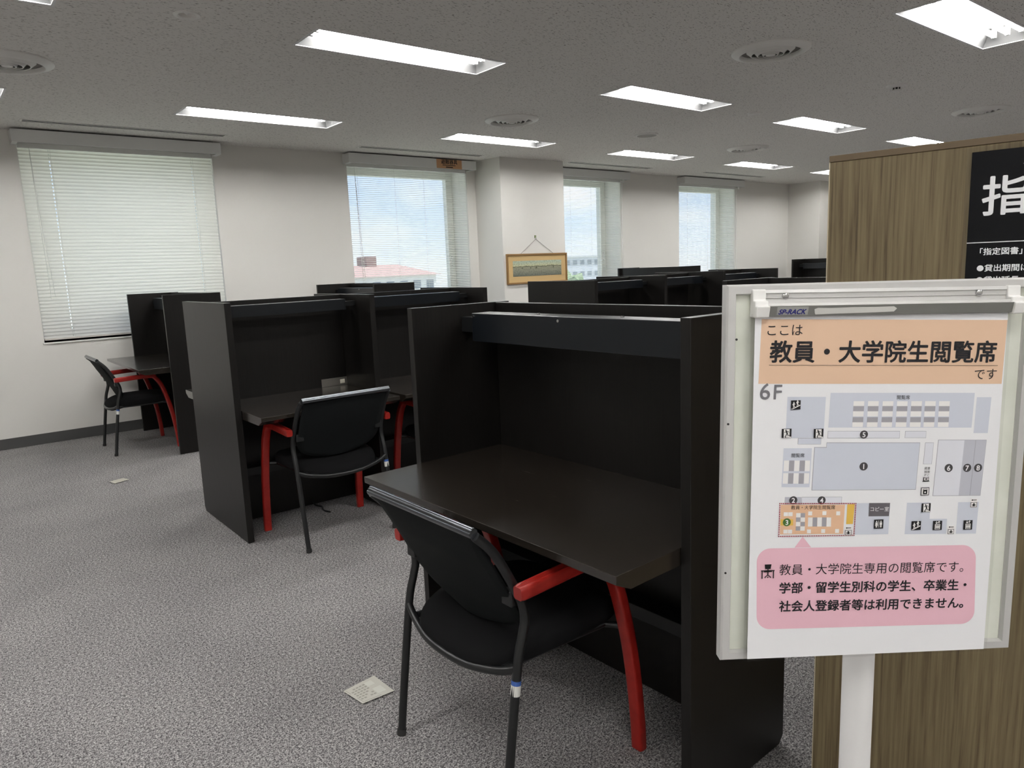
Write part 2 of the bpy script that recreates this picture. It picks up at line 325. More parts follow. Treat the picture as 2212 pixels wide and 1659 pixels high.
# ================================================================ blinds
def blind(i,label,z0,pitch,width,tilt,m,cords,right_wand=False):
    x0,x1=WIN[i]; cx_=(x0+x1)/2; w=(x1-x0)/2-.006
    t=thing('venetian_blind',label,'blind',(cx_,W,0),0,'venetian blinds')
    pw=(x1-x0)/2+.045
    b=MB(); yf=-.160; zb,zt=2.635,2.742
    b.box((-pw,yf,zb),(pw,yf+.006,zt)).box((-pw,yf+.006,zb),(-pw+.006,0,zt)).box((pw-.006,yf+.006,zb),(pw,0,zt)).box((-pw+.006,yf+.006,zt-.006),(pw-.006,0,zt))
    b.box((-pw+.006,yf+.006,zb),(-pw+.045,0,zb+.004)).box((pw-.045,yf+.006,zb),(pw-.006,0,zb+.004)).box((-pw+.045,yf+.006,zb),(pw-.045,yf+.018,zb+.003))
    b.build('valance',PELM,t,bevel=.002)
    MB().box((-w,.005,2.615),(w,.045,2.655)).build('headrail',WHT2,t)
    y=.03; b=MB(); z=2.60; c,s=math.cos(tilt)*width/2,math.sin(tilt)*width/2; bow=width*.07
    while z>z0+.03:
        sec=[]
        for k in range(5):
            u=-1+k*.5; hgt=(1-u*u)*width*.13   # outer edge raised, inner edge lowered, crowned
            sec.append((y+u*c-hgt*math.sin(tilt),z+u*s+hgt*math.cos(tilt)))
        xs=[-w]+[q for cxx in cords for q in (cxx*w-.003,cxx*w+.003)]+[w]   # cord holes
        vv=[(xx,a,q) for xx in xs for a,q in sec]
        b.add(vv,[(i*5+k,i*5+k+5,i*5+k+6,i*5+k+1) for i in range(len(xs)-1) for k in range(4) if not (i%2 and k in (1,2))]); z-=pitch
    o=b.build('slats',m,t,merge=False)
    for p in o.data.polygons: p.use_smooth=True
    MB().box((-w,y-.014,z0),(w,y+.014,z0+.016)).build('bottom_rail',RAILB,t,bevel=.002)
    for cxx in cords:
        MB().tube([(cxx*w+.012,y-width/2-.002,2.62),(cxx*w+.012,y-width/2-.002,z0+.01)],.0012,6).build('ladder_cord',CORD,t)
    if not right_wand:
        MB().tube([(-.90*w,y-.045,2.62),(-.895*w,y-.05,2.0),(-.885*w,y-.05,1.35),(-.89*w,y-.05,1.3)],.0022,6).tube([(-.90*w,y-.045,2.62),(-.88*w,y-.05,1.9),(-.845*w,y-.05,1.32)],.0022,6).build('pull_cord',CORD,t)
    else:
        MB().tube([(w*1.0,y-.06,2.6),(w*1.0,y-.06,1.6),(w*1.02,y-.06,1.25),(w*1.03,y-.06,1.15)],.005,6).build('pull_cord',WHT2,t)
        MB().tube([(w*.965,-.09,2.64),(w*.965,-.09,2.60)],.016,8).build('cord_weight',WHT2,t)
    return t
blind(0,'large fully closed cream venetian blind at the far left window',.932,.0315,.038,R(64),SLAT,(-.72,.76))
blind(1,'open slatted blind under the valance with the orange notice, white building behind',.932,.0215,.025,R(13),SLAT2,(-.86,-.27,.22,.86))
blind(2,'open slatted blind half hidden by the pillar, blue sky behind',.932,.0215,.025,R(9),SLAT2,(-.3,.22,.78),True)
blind(3,'half closed whitish blind at the farthest window',.932,.0215,.025,R(19),SLAT2,(-.72,.0,.72),True)
t=thing('evacuation_notice','orange notice with black characters stuck on the second blind valance','sign',(5.20,W-.1602,2.69))
MB().box((-.185,-.0015,-.056),(.185,0,.05)).build('notice_sheet',mat('notice_orange',lin(196,152,112),.5),t)
def letter(parent,name,body,m,origin,em,ux,uz,bold=0,shear=0,n=None,fit=None,lift=.0004,nrm=None):
    """flat lettering laid out along ux from origin; em is the character height"""
    vs,fs=text_mesh(body,0,shear)
    sx=1
    if fit:
        lo=min(v.x for v in vs);hi=max(v.x for v in vs); em_=fit/(hi-lo); off=-lo*em_; sx=em_; 
        if em is None: em=em_
    else: off=0; sx=em
    ux=Vector(ux);uz=Vector(uz);nr=Vector(nrm) if nrm else ux.cross(uz)
    mb=MB()
    ring=[(0,0)]+([(bold*math.cos(k*math.pi/4),bold*math.sin(k*math.pi/4)) for k in range(8)] if bold else [])
    for i,(dx,dz) in enumerate(ring):
        mb.add([Vector(origin)+ux*((v.x+dx)*sx+off)+uz*((v.y+dz)*em)+nr*(lift+i*2e-6) for v in vs],fs)
    return mb.build(name,m,parent)
letter(t,'lettering','避難器具',INKS['ink'],(-.12,-.0016,.0),.06,(1,0,0),(0,0,1),.02)
MB().box((-.10,-.0019,-.022),(.09,-.0016,-.014)).box((-.05,-.0019,-.046),(.05,-.0016,-.034)).build('small_print',INKS['ink'],t)
# ================================================================ picture on the pillar
t=thing('framed_picture','wide wooden framed landscape print hanging on the pillar','picture',(6.245,7.205,1.39))
pw,ph=.515,.19
b=MB(); b.box((-pw,-.03,-ph),(-pw+.022,-.004,ph)).box((pw-.022,-.03,-ph),(pw,-.004,ph)).box((-pw+.022,-.03,-ph),(pw-.022,-.004,-ph+.022)).box((-pw+.022,-.03,ph-.022),(pw-.022,-.004,ph))
b.build('frame',mat('frame_brown_wood',lin(146,112,68),.4),t,bevel=.003)
MB().box((-pw+.022,-.016,-ph+.022),(pw-.022,-.008,ph-.022)).build('mat_board',mat('picture_mat_tan',lin(205,174,122),.8),t)
PIC=mat('landscape_print',lin(150,155,130),.6)
v=objcoord(PIC); sep=N(PIC,'ShaderNodeSeparateXYZ'); L(PIC,v,sep.inputs[0]); nz=noise(PIC,22,4,v); nz2=noise(PIC,60,3,v)
ad=N(PIC,'ShaderNodeMath',operation='MULTIPLY_ADD'); L(PIC,nz.outputs['Fac'],ad.inputs[0]); ad.inputs[1].default_value=.035; L(PIC,sep.outputs['Z'],ad.inputs[2])
mr=N(PIC,'ShaderNodeMapRange'); mr.inputs['From Min'].default_value=-.09; mr.inputs['From Max'].default_value=.14; L(PIC,ad.outputs[0],mr.inputs['Value'])
c1=ramp(PIC,mr.outputs[0],[(0,lin(96,100,92)),(.35,lin(140,142,124)),(.56,lin(150,150,126)),(.585,lin(70,72,56)),(.62,lin(196,196,158)),(.8,lin(178,190,168)),(1,lin(168,184,178))])
mm=N(PIC,'ShaderNodeMixRGB',blend_type='MULTIPLY'); mm.inputs['Fac'].default_value=.5; L(PIC,c1,mm.inputs['Color1']); L(PIC,ramp(PIC,nz2.outputs['Fac'],[(.4,(.45,.45,.42,1)),(.55,(1,1,1,1))]),mm.inputs['Color2']); L(PIC,mm.outputs[0],bsdf(PIC).inputs['Base Color'])
MB().box((-.415,-.018,-.095),(.415,-.0165,.10)).build('print',PIC,t)
b=MB()
for x,h in ((-.26,.02),(-.12,.018),(-.02,.03),(-.03,.022),(.27,.045)): b.prism([(x-.008,.0),(x+.008,.0),(x+.002,h+.0),(x-.002,h)],-.0188,-.018,'y')
b.build('tiny_spires',mat('print_dark_olive',lin(84,88,66),.7),t)
MB().tube([(-.28,-.004,ph-.01),(-.012,-.012,.372)],.0022,6).tube([(.30,-.004,ph-.01),(-.012,-.012,.372)],.0022,6).build('hanging_cord',mat('picture_cord',lin(150,146,140),.7),t)
t=thing('wall_hook','small green and white hook on the pillar holding the picture cord','hook',(6.233,7.205,1.77))
MB().box((-.014,-.004,.005),(.014,0,.04)).build('plate',mat('hook_green',lin(128,142,98),.6),t); MB().tube([(0,-.004,-.002),(0,-.022,-.002),(0,-.026,.010)],.008,10).build('peg',WHT2,t,smooth=True)

# ================================================================ carrels
def side_poly(d,h): return [(0,.004),(d-.02,.004),(d,.028),(d,h),(0,h)]
def table(parent,x0,x1,yf,yb,z=.7308):
    prof=[(yf,z),(yf,z-.021),(yf+.05,z-.046),(yb,z-.046),(yb,z)]
    o=MB().prism(prof,x0,x1,'x').build('tabletop',TOPM,parent,bevel=.0015); return o
def carrel(name,label,w,loc,rz,h=1.296,flat=False):
    t=thing(name,label,'study carrel',loc,rz,'black study carrels'); e=w/2; th=.03
    for s in (-1,1):
        x0=-e if s<0 else e-th
        MB().prism(side_poly(.450,h),x0,x0+th,'x').build('side_panel',DARK,t,bevel=.0015)
    MB().box((-e+th,.382,.004),(e-th,.410,h-.002)).build('back_panel',DARK,t,bevel=.0015)
    table(t,-e+th+.001,e-th-.001,-.235,.381)
    lb=MB().box((-e+th+.085,.20,1.165),(e-th-.006,.286,1.267)).build('light_bar',NAVY,t,bevel=.002)
    for sx,y,z,fr in ((-.18,.243,1.267,0),(.19,.243,1.267,0),(-.04,.2,1.253,1),(-e+th+.095,.2,1.255,1)):
        if fr: MB().tube([(sx,.2005,z),(sx,.197,z)],.005,10).build('screw',CHR,lb,smooth=True)
        else: MB().tube([(sx,y,1.2665),(sx,y,1.2715)],.006,10).build('screw',CHR,lb,smooth=True)
    MB().box((-e+th+.001,.215,1.195),(-e+th+.085,.270,1.25)).build('bracket',STEELB,lb,bevel=.001)
    MB().box((-e+th+.001,.30,.29),(e-th-.001,.381,.335)).build('cable_duct',STEELB,t,bevel=.002)
    return t
carrel('study_carrel','black study carrel in the foreground, with the nearest red armed chair',1.222,(1.3515,1.651,0),R(-90)+.0195)
carrel('study_carrel','black study carrel at the closed blind, far left, with a red armed chair',1.318,(1.485,6.941,0),R(-90),1.312)
carrel('study_carrel','black study carrel whose top shows before the second window, behind the middle bank',1.318,(3.373,6.941,0),R(-90),1.312)
carrel('study_carrel','black study carrel mostly behind the white sign board, beyond the foreground carrel',1.222,(3.225,1.651,0),R(-90),1.312)
carrel('study_carrel','study carrel by the far windows seen from its bluish back',1.14,(8.45,6.85,0),R(90),1.335)
carrel('study_carrel','farthest study carrel against the end wall, left of the oak bookcase panel',1.24,(12.62,6.72,0),R(-90),1.345)
def bay(label,x,y,w,last,outlet=False,rz=0,h=1.300,rear=False,noleft=False):
    t=thing('study_carrel',label,'study carrel',(x,y,0),rz,'black study carrels'); th=.034
    D=.772
    if not rear:
        MB().prism(side_poly(D,h),0,th,'x').build('end_panel' if not noleft else 'divider_panel',DARK,t,bevel=.0015)
        if last: MB().prism(side_poly(D,h),w,w+th,'x').build('end_panel',DARK,t,bevel=.0015)
        MB().box((th,.38,.004),(w,.408,h-.002)).build('back_panel',DARK,t,bevel=.0015)
    yb=.379 if not rear else .362
    table(t,th+.001,w-.001,-.284,yb)
    lb=MB().box((th+.05,.165,1.214),(w-.072,.245,1.277)).build('light_bar',NAVY,t,bevel=.002)
    MB().box((w-.072,.18,1.235),(w-.001,.225,1.262)).box((th+.001,.18,1.235),(th+.05,.225,1.262)).build('bracket',STEELB,lb)
    MB().box((th+.001,.30,.29),(w-.001,yb,.335)).build('cable_duct',STEELB,t)
    if not rear:
        MB().tube([(th-.001,.11,1.235),(th+.006,.11,1.235)],.012,12).build('panel_bolt',mat('bolt_grey',lin(95,95,95),.4,.6) if 'bolt_grey' not in MATS else MATS['bolt_grey'],t,smooth=True) if noleft else None
    if outlet:
        p=MB().box((.66,.374,.7315),(.842,.3799,.781)).build('power_outlet',mat('outlet_steel',lin(178,174,166),.3,.9),t,bevel=.001)
        MB().box((.782,.3715,.742),(.814,.3741,.768)).build('socket',mat('outlet_ivory',lin(226,220,205),.4),p,bevel=.001)
    return t
bay('left bay of the middle bank, with wide grey end panel and a tucked chair',1.1945,3.8394,.83,False,True)
bay('second bay of the middle bank, behind the left side panel of the foreground carrel',1.1945+.83,3.8394,.83,True,noleft=True)
bay('rear bay of the middle bank, table corner sticking out behind the grey end panel',1.1945+.034+.83,4.611,.83,False,rz=math.pi,rear=True)
bay('first bay of the far bank, its broad black end panel in front of the picture',3.89,3.8394,.802,False)
bay('middle bay of the far bank, second light bar from the picture',3.89+.802,3.8394,.802,False,noleft=True,h=1.306)
bay('last bay of the far bank, third light bar from the picture',3.89+1.604,3.8394,.84,True,noleft=True,h=1.312)

# ================================================================ chairs
def sweep(path,ws,hs,groove=None,seg=None):
    """path in the (y,z) plane; rounded rectangular section, width along x"""
    b=MB(); n=len(path); sec=[]
    r=.30
    top=[]
    for k in range(13): top.append((-.5+r*.6+(1-1.2*r)*k/12,.5,(1 if k in (3,5,7,9) else 0)))
    def arc(cx,cy,a0,a1): return [(cx+r*.6*math.cos(a0+(a1-a0)*k/4),cy+r*math.sin(a0+(a1-a0)*k/4),0) for k in range(1,5)]
    q=math.pi/2
    pts=top+arc(.5-r*.6,.5-r,q,0)+[(.5,-.5+r,0)]+arc(.5-r*.6,-.5+r,0,-q)+[(-.5+r*.6,-.5,0)]+arc(-.5+r*.6,-.5+r,-q,-2*q)+[(-.5,.5-r,0)]+arc(-.5+r*.6,.5-r,2*q,q)[:-1]
    m=len(pts); vs=[];fs=[]
    for i,(y,z) in enumerate(path):
        a=Vector(path[max(i-1,0)]);c=Vector(path[min(i+1,n-1)]); t=(c-a).normalized(); nr=Vector((-t.y,t.x))
        g=groove[i] if groove else 0
        for (u,v,k) in pts: 
            hh=v*hs[i]-(g if k else 0)
            vs.append((u*ws[i],y+nr.x*hh,z+nr.y*hh))
    for i in range(n-1):
        for k in range(m): fs.append((i*m+k,i*m+(k+1)%m,(i+1)*m+(k+1)%m,(i+1)*m+k))
    fs+= [tuple(range(m))[::-1],tuple(range((n-1)*m,n*m))]
    return b.add(vs,fs)
def shift(b,dx): b.v=[(v[0]+dx,v[1],v[2]) for v in b.v]; return b
def crv(pts,k=6):
    """Catmull-Rom through points"""
    P=[Vector(p) for p in pts]; out=[]
    for i in range(len(P)-1):
        a=P[max(i-1,0)];b=P[i];c=P[i+1];d=P[min(i+2,len(P)-1)]
        for j in range(k):
            t=j/k; out.append(.5*((2*b)+(c-a)*t+(2*a-5*b+4*c-d)*t*t+(3*b-a-3*c+d)*t**3))
    return out+[P[-1]]
REARP=[(.255,-.245,.0),(.256,-.225,.153),(.257,-.186,.42),(.257,-.165,.50),(.256,-.155,.545),(.254,-.168,.605),(.250,-.236,.735),(.2465,-.291,.797)]
def make_chair(label):
    t=thing('armchair',label,'chair',(0,0,0),0,'black chairs with red arms')
    for s in (-1,1):
        p=[(s*x,y,z) for x,y,z in crv(REARP)]
        lg=MB().tube([p[0]]+p[1:],.0125,14).build('rear_leg',STEELB,t,smooth=True)
        MB().tube([(s*.255,-.246,.001),(s*.255,-.243,.02)],.0145,14).build('foot_cap',VDARK,lg,smooth=True)
        if s>0:
            c=Vector(REARP[1]).lerp(Vector(REARP[2]),.80); d=(Vector(REARP[2])-Vector(REARP[1])).normalized()
            MB().tube([c-d*.018,c+d*.010],.0131,16,cap=False).build('asset_label',mat('label_white',lin(222,222,216),.5) if 'label_white' not in MATS else MATS['label_white'],lg,smooth=True)
            MB().tube([c+d*.010,c+d*.022],.0131,16,cap=False).build('asset_label_band',mat('label_blue',lin(60,96,168),.5) if 'label_blue' not in MATS else MATS['label_blue'],lg,smooth=True)
        # red armrest running forward, then front leg curving to the floor
        ap=[Vector(q) for q in crv([(-.197,.633),(-.10,.637),(0,.641),(.075,.640),(.115,.628)],5)]
        n=len(ap); gr=[.0016 if q.x<-.0 else max(0,.0016*(1-q.x/.05)) for q in ap]; gr[0]=.0004
        ws=[.030 if i==0 else .034+.006*min(1,i/(n*.6)) for i in range(n)]; hs=[.034 if i==0 else .038-.004*i/n for i in range(n)]
        shift(sweep(ap,ws,hs,gr),s*.283).build('armrest',RED,t,smooth=True)
        lp=[Vector(q) for q in crv([(.100,.634),(.128,.600),(.162,.53),(.200,.386),(.223,.25),(.238,.10),(.2425,.002)],5)]
        n=len(lp); ws=[.040+.002*math.sin(math.pi*i/n) for i in range(n)]; hs=[.034-.004*i/n for i in range(n)]
        b=sweep(lp,ws,hs); b.v=[(v[0]+s*(.283+.007*(1-v[2]/.64)),v[1],v[2]) for v in b.v]
        b.build('front_leg',RED,t,smooth=True)
        MB().tube([(s*.205,-.19,.398),(s*.21,.0,.396),(s*.225,.17,.398),(s*.27,.195,.40)],.010,10).build('seat_side_rail',STEELB,t,smooth=True)
        MB().box((s*.226-.020,-.188,.578),(s*.226+.020,-.166,.618)).build('back_clip',STEELB,t,bevel=.003)
    MB().tube(crv([(-.255,-.188,.415),(-.20,-.203,.394),(-.1,-.226,.378),(0,-.231,.374),(.1,-.226,.378),(.20,-.203,.394),(.255,-.188,.415)],4),.0115,10).build('cross_bar',STEELB,t,smooth=True)
    # top rail: ribbed half-round extrusion
    pr=[(-.296,.790),(-.305,.796),(-.309,.803),(-.309,.809),(-.3055,.8095),(-.304,.815),(-.3005,.8155),(-.298,.820),(-.292,.8195),(-.283,.812),(-.281,.800)]
    MB().prism(pr,-.2465,.2465,'x').build('top_rail',RAILM,t,bevel=.0012)
    # mesh back panel
    prof=[(-.286,.795),(-.262,.75),(-.234,.70),(-.206,.65),(-.180,.60),(-.158,.56),(-.142,.53),(-.130,.50),(-.121,.475),(-.117,.462)]
    pts=crv([(0,y,z) for y,z in prof],3); vs=[];fs=[];m=15
    for p in pts:
        z=p.z; hw=.235+.004*(z-.6)
        if z<.575: hw=.236*math.sqrt(max(0.02,1-((.575-z)/.118)**2.4))
        for k in range(m):
            u=-1+2*k/(m-1); vs.append((u*hw,p.y-.018*(1-u*u)*min(1,(.80-z)/.1),z))
    n=len(pts)
    for i in range(n-1):
        for k in range(m-1): fs.append((i*m+k,i*m+k+1,(i+1)*m+k+1,(i+1)*m+k))
    o=MB().add(vs,fs).build('backrest',MESHB,t,smooth=True); sd=o.modifiers.new('thick','SOLIDIFY'); sd.thickness=.010; sd.offset=0
    # seat cushion
    vs=[];fs=[];m=48; rings=[(.86,.398),(.965,.400),(1.0,.412),(1.002,.430),(.985,.446),(.93,.457),(.80,.463),(.5,.461),(.2,.458)]
    for sc,z in rings:
        for k in range(m):
            a=2*math.pi*k/m; ca,sa=math.cos(a),math.sin(a); e=.42
            x=math.copysign(abs(ca)**e,ca)*.238*sc; y=math.copysign(abs(sa)**(e if sa>0 else .62),sa)*(.252)*sc+.022
            dz=-.034*max(0,(-.06-y)/.15)**1.6-.012*max(0,(y-.15)/.12)**2
            x*=1-.06*max(0,-y/.2)
            vs.append((x,y,z+dz))
    for i in range(len(rings)-1):
        for k in range(m): fs.append((i*m+k,i*m+(k+1)%m,(i+1)*m+(k+1)%m,(i+1)*m+k))
    fs+= [tuple(range(m))[::-1],tuple(range((len(rings)-1)*m,len(rings)*m))]
    MB().add(vs,fs).build('seat',FABB,t,smooth=True)
    return t
ch=make_chair('nearest black chair with red arms, tucked under the foreground carrel table')
ch.location=(1.233,1.603,0); ch.rotation_euler=(0,0,R(-90)+.0195)
copy_tree(ch,'black chair with red arms seen from behind, beside the wide grey end panel',(1.643,3.731,0),0)
copy_tree(ch,'black chair with red arms seen from the side, far left below the closed blind',(1.322,6.915,0),R(-90))
copy_tree(ch,'chair showing only a red leg and arm left of the foreground carrel side panel',(2.49,3.735,0),0)
tag(MB().tube(crv([(1.735,4.215,.045),(1.728,4.18,.012),(1.75,4.13,.005),(1.73,4.06,.005),(1.745,4.0,.005)],6),.005,8).build('power_cord',STEELB,smooth=True),'short black cord lying on the carpet under the middle bank table','cord')

# ================================================================ oak bookcase end with black sign
ang=R(-78.44); t=thing('bookcase','oak bookcase end panel at the right edge carrying the black sign','bookcase',(1.647,.868,0),ang)
# local x runs along the panel towards the right of the photo, local -y faces the camera
PH=1.648
MB().box((0,0,.004),(.62,.03,PH-.014)).build('end_panel',OAK,t,bevel=.0015)
MB().box((-.002,-.002,PH-.014),(.622,.034,PH)).build('top_cap',OAKE,t,bevel=.001)
MB().box((-.0025,.001,.004),(-.0001,.029,PH-.014)).build('edge_band',mat('pale_edge_band',lin(188,176,152),.45),t)
MB().box((.005,.03,.004),(.615,.93,.10)).build('plinth',OAK,t)
for z in (.42,.74,1.06,1.38,1.62): MB().box((.005,.03,z),(.615,.90,z+.02)).build('shelf',OAK,t)
MB().box((0,.90,.004),(.62,.93,PH-.014)).build('far_panel',OAK,t)
s=thing('wall_sign','black sign with white Japanese lettering on the oak bookcase end panel','sign')
s.parent=None; s.location=(1.647,.868,0); s.rotation_euler=(0,0,ang)
MB().box((.277,-.0035,1.14),(.577,-.0005,1.621)).build('sign_panel',SIGNB,s,bevel=.0008)
MB().box((.268,-.0015,1.13),(.586,-.0003,1.63)).build('clear_sleeve',LAMI,s)
MB().box((.277,-.0042,1.4385),(.577,-.0035,1.4402)).build('divider_line',SWHT,s)
def sl(body,x,z,em,off=0): letter(s,'lettering',body,SWHT,(x,-.0035,z),em,(1,0,0),(0,0,1),off*1.4)
sl('指定図書',.2975,1.5005,.0815,.012); sl('「指定図書」は',.2915,1.4150,.0152,.012); sl('●貸出期間は5日間です',.2965,1.3815,.0152,.012); sl('●貸出延長・予約はできません',.2965,1.3575,.0152,.012)

# ================================================================ sign stand with poster
SO=Vector((0.71174,0.49887,0.93557)); SX=Vector((0.80034,-0.59935,-0.01544)); SU=Vector((0.02215,0.00381,0.99975)); SN=Vector((-0.59914,-0.80048,0.01632))
rot=Matrix((SX,SU,SN)).transposed()   # local x right, y up, z towards the viewer
M4=rot.to_4x4(); M4.translation=SO
def sthing(name,label,cat):
    o=bpy.data.objects.new(name,None); COL.objects.link(o); o.matrix_world=M4; o['label']=label; o['category']=cat; return o
bw,bh=.368,.463
st=sthing('sign_stand','white floor standing sign board with aluminium frame in front of the oak panel','sign stand')
MB().box((.008,.008,-.010),(bw-.008,bh-.008,-.003)).build('board',BOARD,st)
fr=[(0,0),(.0,.014),(.020,.014),(.020,.004),(.0225,.0)]
def framebar(p0,p1,inn):
    """mitred frame bar from p0 to p1, inn points to the inside"""
    p0=Vector(p0);p1=Vector(p1);d=(p1-p0).normalized();inn=Vector(inn);b=MB()
    sec=[(0,-.014),(0,.0),(.002,.003),(.0105,.003),(.0122,-.001),(.0122,-.014)]
    vs=[];n=len(sec)
    for P,sg in ((p0,1),(p1,-1)):
        for a,z in sec:
            q=P+inn*a+d*(sg*a); vs.append((q.x,q.y,z))
    b.add(vs,[tuple(range(n))[::-1],tuple(range(n,2*n))]+[(i,(i+1)%n,n+(i+1)%n,n+i) for i in range(n)])
    b.build('frame_bar',ALU,st)
framebar((0,0),(bw,0),(0,1));framebar((bw,0),(bw,bh),(-1,0));framebar((bw,bh),(0,bh),(0,-1));framebar((0,bh),(0,0),(1,0))
zf=SO.z
pu,pd=.194,-.033   # pole axis in board coordinates
pb=MB().tube([(pu,-.9,pd),(pu,.30,pd)],.0178,28)
# the pole itself is vertical in the room: built in world space, then expressed in board space
inv=M4.inverted(); top=M4@Vector((pu,.30,pd)); bot=M4@Vector((pu,-.02,pd))
b=MB().tube([inv@Vector((bot.x,bot.y,.012)),inv@bot,inv@top],.019,28); b.build('pole',POLE,st,smooth=True)
b=MB(); prof=[(0,.0),(.155,.0),(.16,.004),(.155,.012),(.03,.022),(.024,.03),(.0,.03)]
seg=48;vs=[];fs=[];n=len(prof)
for k in range(seg):
    a=2*math.pi*k/seg
    for r,z in prof: vs.append(inv@Vector((bot.x+r*math.cos(a),bot.y+r*math.sin(a),z)))
for k in range(seg):
    for i in range(n-1): fs.append((k*n+i,((k+1)%seg)*n+i,((k+1)%seg)*n+i+1,k*n+i+1))
b.add(vs,fs).build('base_plate',POLE,st,smooth=True)
MB().box((pu-.03,.12,-.016),(pu+.03,.28,-.010)).build('mounting_plate',ALU,st)
for q in ((.004,.115),(.004,.30),(.012,.40)): MB().tube([(q[0],q[1],.0028),(q[0],q[1],.0036)],.0014,8).build('frame_screw',VDARK,st)
# clip rail (slightly askew on the board)
cr=bpy.data.objects.new('clip_rail',None); COL.objects.link(cr)
sl_=R(-.55); ca,sa=math.cos(sl_),math.sin(sl_)
def RL(b):
    b.v=[(.0300+ca*x-sa*y,.4565+sa*x+ca*y,z) for x,y,z in b.v]; return b
bpy.data.objects.remove(cr)
prof=[(0,-.002),(0,.0055),(-.0035,.0065),(-.0045,.0050),(-.0085,.0050),(-.0095,.0062),(-.0105,.0050),(-.0150,.0055),(-.0150,.0135),(-.0175,.0140),(-.0178,.0185),(-.0190,.0190),(-.0195,.0170),(-.0195,-.002)]
b=MB(); n=len(prof); vs=[(.012,y,z) for y,z in prof]+[(.300,y,z) for y,z in prof]
b.add(vs,[tuple(range(n))[::-1],tuple(range(n,2*n))]+[(i,(i+1)%n,n+(i+1)%n,n+i) for i in range(n)])
rail=RL(b).build('clip_rail',ALU,st)
b=MB(); b.prism([(-.0178,.0195),(-.0300,.0165),(-.0300,.0125),(-.0190,.0150)],.012,.304,'x'); RL(b).build('clip_face',ALUD,rail,bevel=.0006)
cap=[(.0008,-.001),(.0008,.0075),(-.0115,.0085),(-.0120,.0160),(-.0175,.0165),(-.0180,.0225),(-.0312,.0190),(-.0312,-.001)]
for x0 in (-.0015,.2985): RL(MB().prism(cap,x0,x0+.0155,'x')).build('end_cap',WHT2,rail,bevel=.0012)
for x in (.037,.265):
    b=MB(); b.tube([(x,-.007,.0045),(x,-.007,.0075),(x,-.007,.0082)],[.0038,.0036,.0018],16); RL(b).build('rail_screw',CHR,rail,smooth=True)
vs,fs=text_mesh('SP-RACK',.0,.30); lo=min(v.x for v in vs);hi=max(v.x for v in vs); k=.0318/(hi-lo)
def onface(u,w,l=.0004):  # point on the slanted clip face, w along it from its top edge
    d=Vector((0,-.0122,-.0030)).normalized(); nn=Vector((0,-d.z,d.y)); nn=nn if nn.z>0 else -nn
    p=Vector((u,-.0178,.0195))+d*w+nn*l; return (p.x,p.y,p.z)
b=MB()
for i in range(9):
    ox,oy=(0,0) if i==0 else (.03*math.cos(i*math.pi/4),.03*math.sin(i*math.pi/4))
    b.add([onface(.0250+(v.x+ox-lo)*k,.0098-(v.y+oy)*k*1.0,.0005+i*2e-6) for v in vs],fs)
RL(b).build('brand_lettering',mat('logo_blue',lin(20,22,110),.4),rail)
b=MB().add([onface(.023,.0012,.0002),onface(.059,.0012,.0002),onface(.059,.0108,.0002),onface(.023,.0108,.0002)],[(0,1,2,3)]); RL(b).build('brand_label',mat('logo_label',lin(158,158,154),.4),rail)
tz=[(.066,.0045),(.070,.0030),(.085,.0034),(.110,.0028),(.140,.0030),(.158,.0026),(.162,.0052),(.159,.0088),(.148,.0092),(.120,.0098),(.090,.0102),(.068,.0108),(.067,.0090)]
b=MB().add([onface(u,w,.0003) for u,w in tz],[tuple(range(len(tz)))]); RL(b).build('torn_sticker',mat('torn_sticker_white',lin(206,205,200),.7),rail)

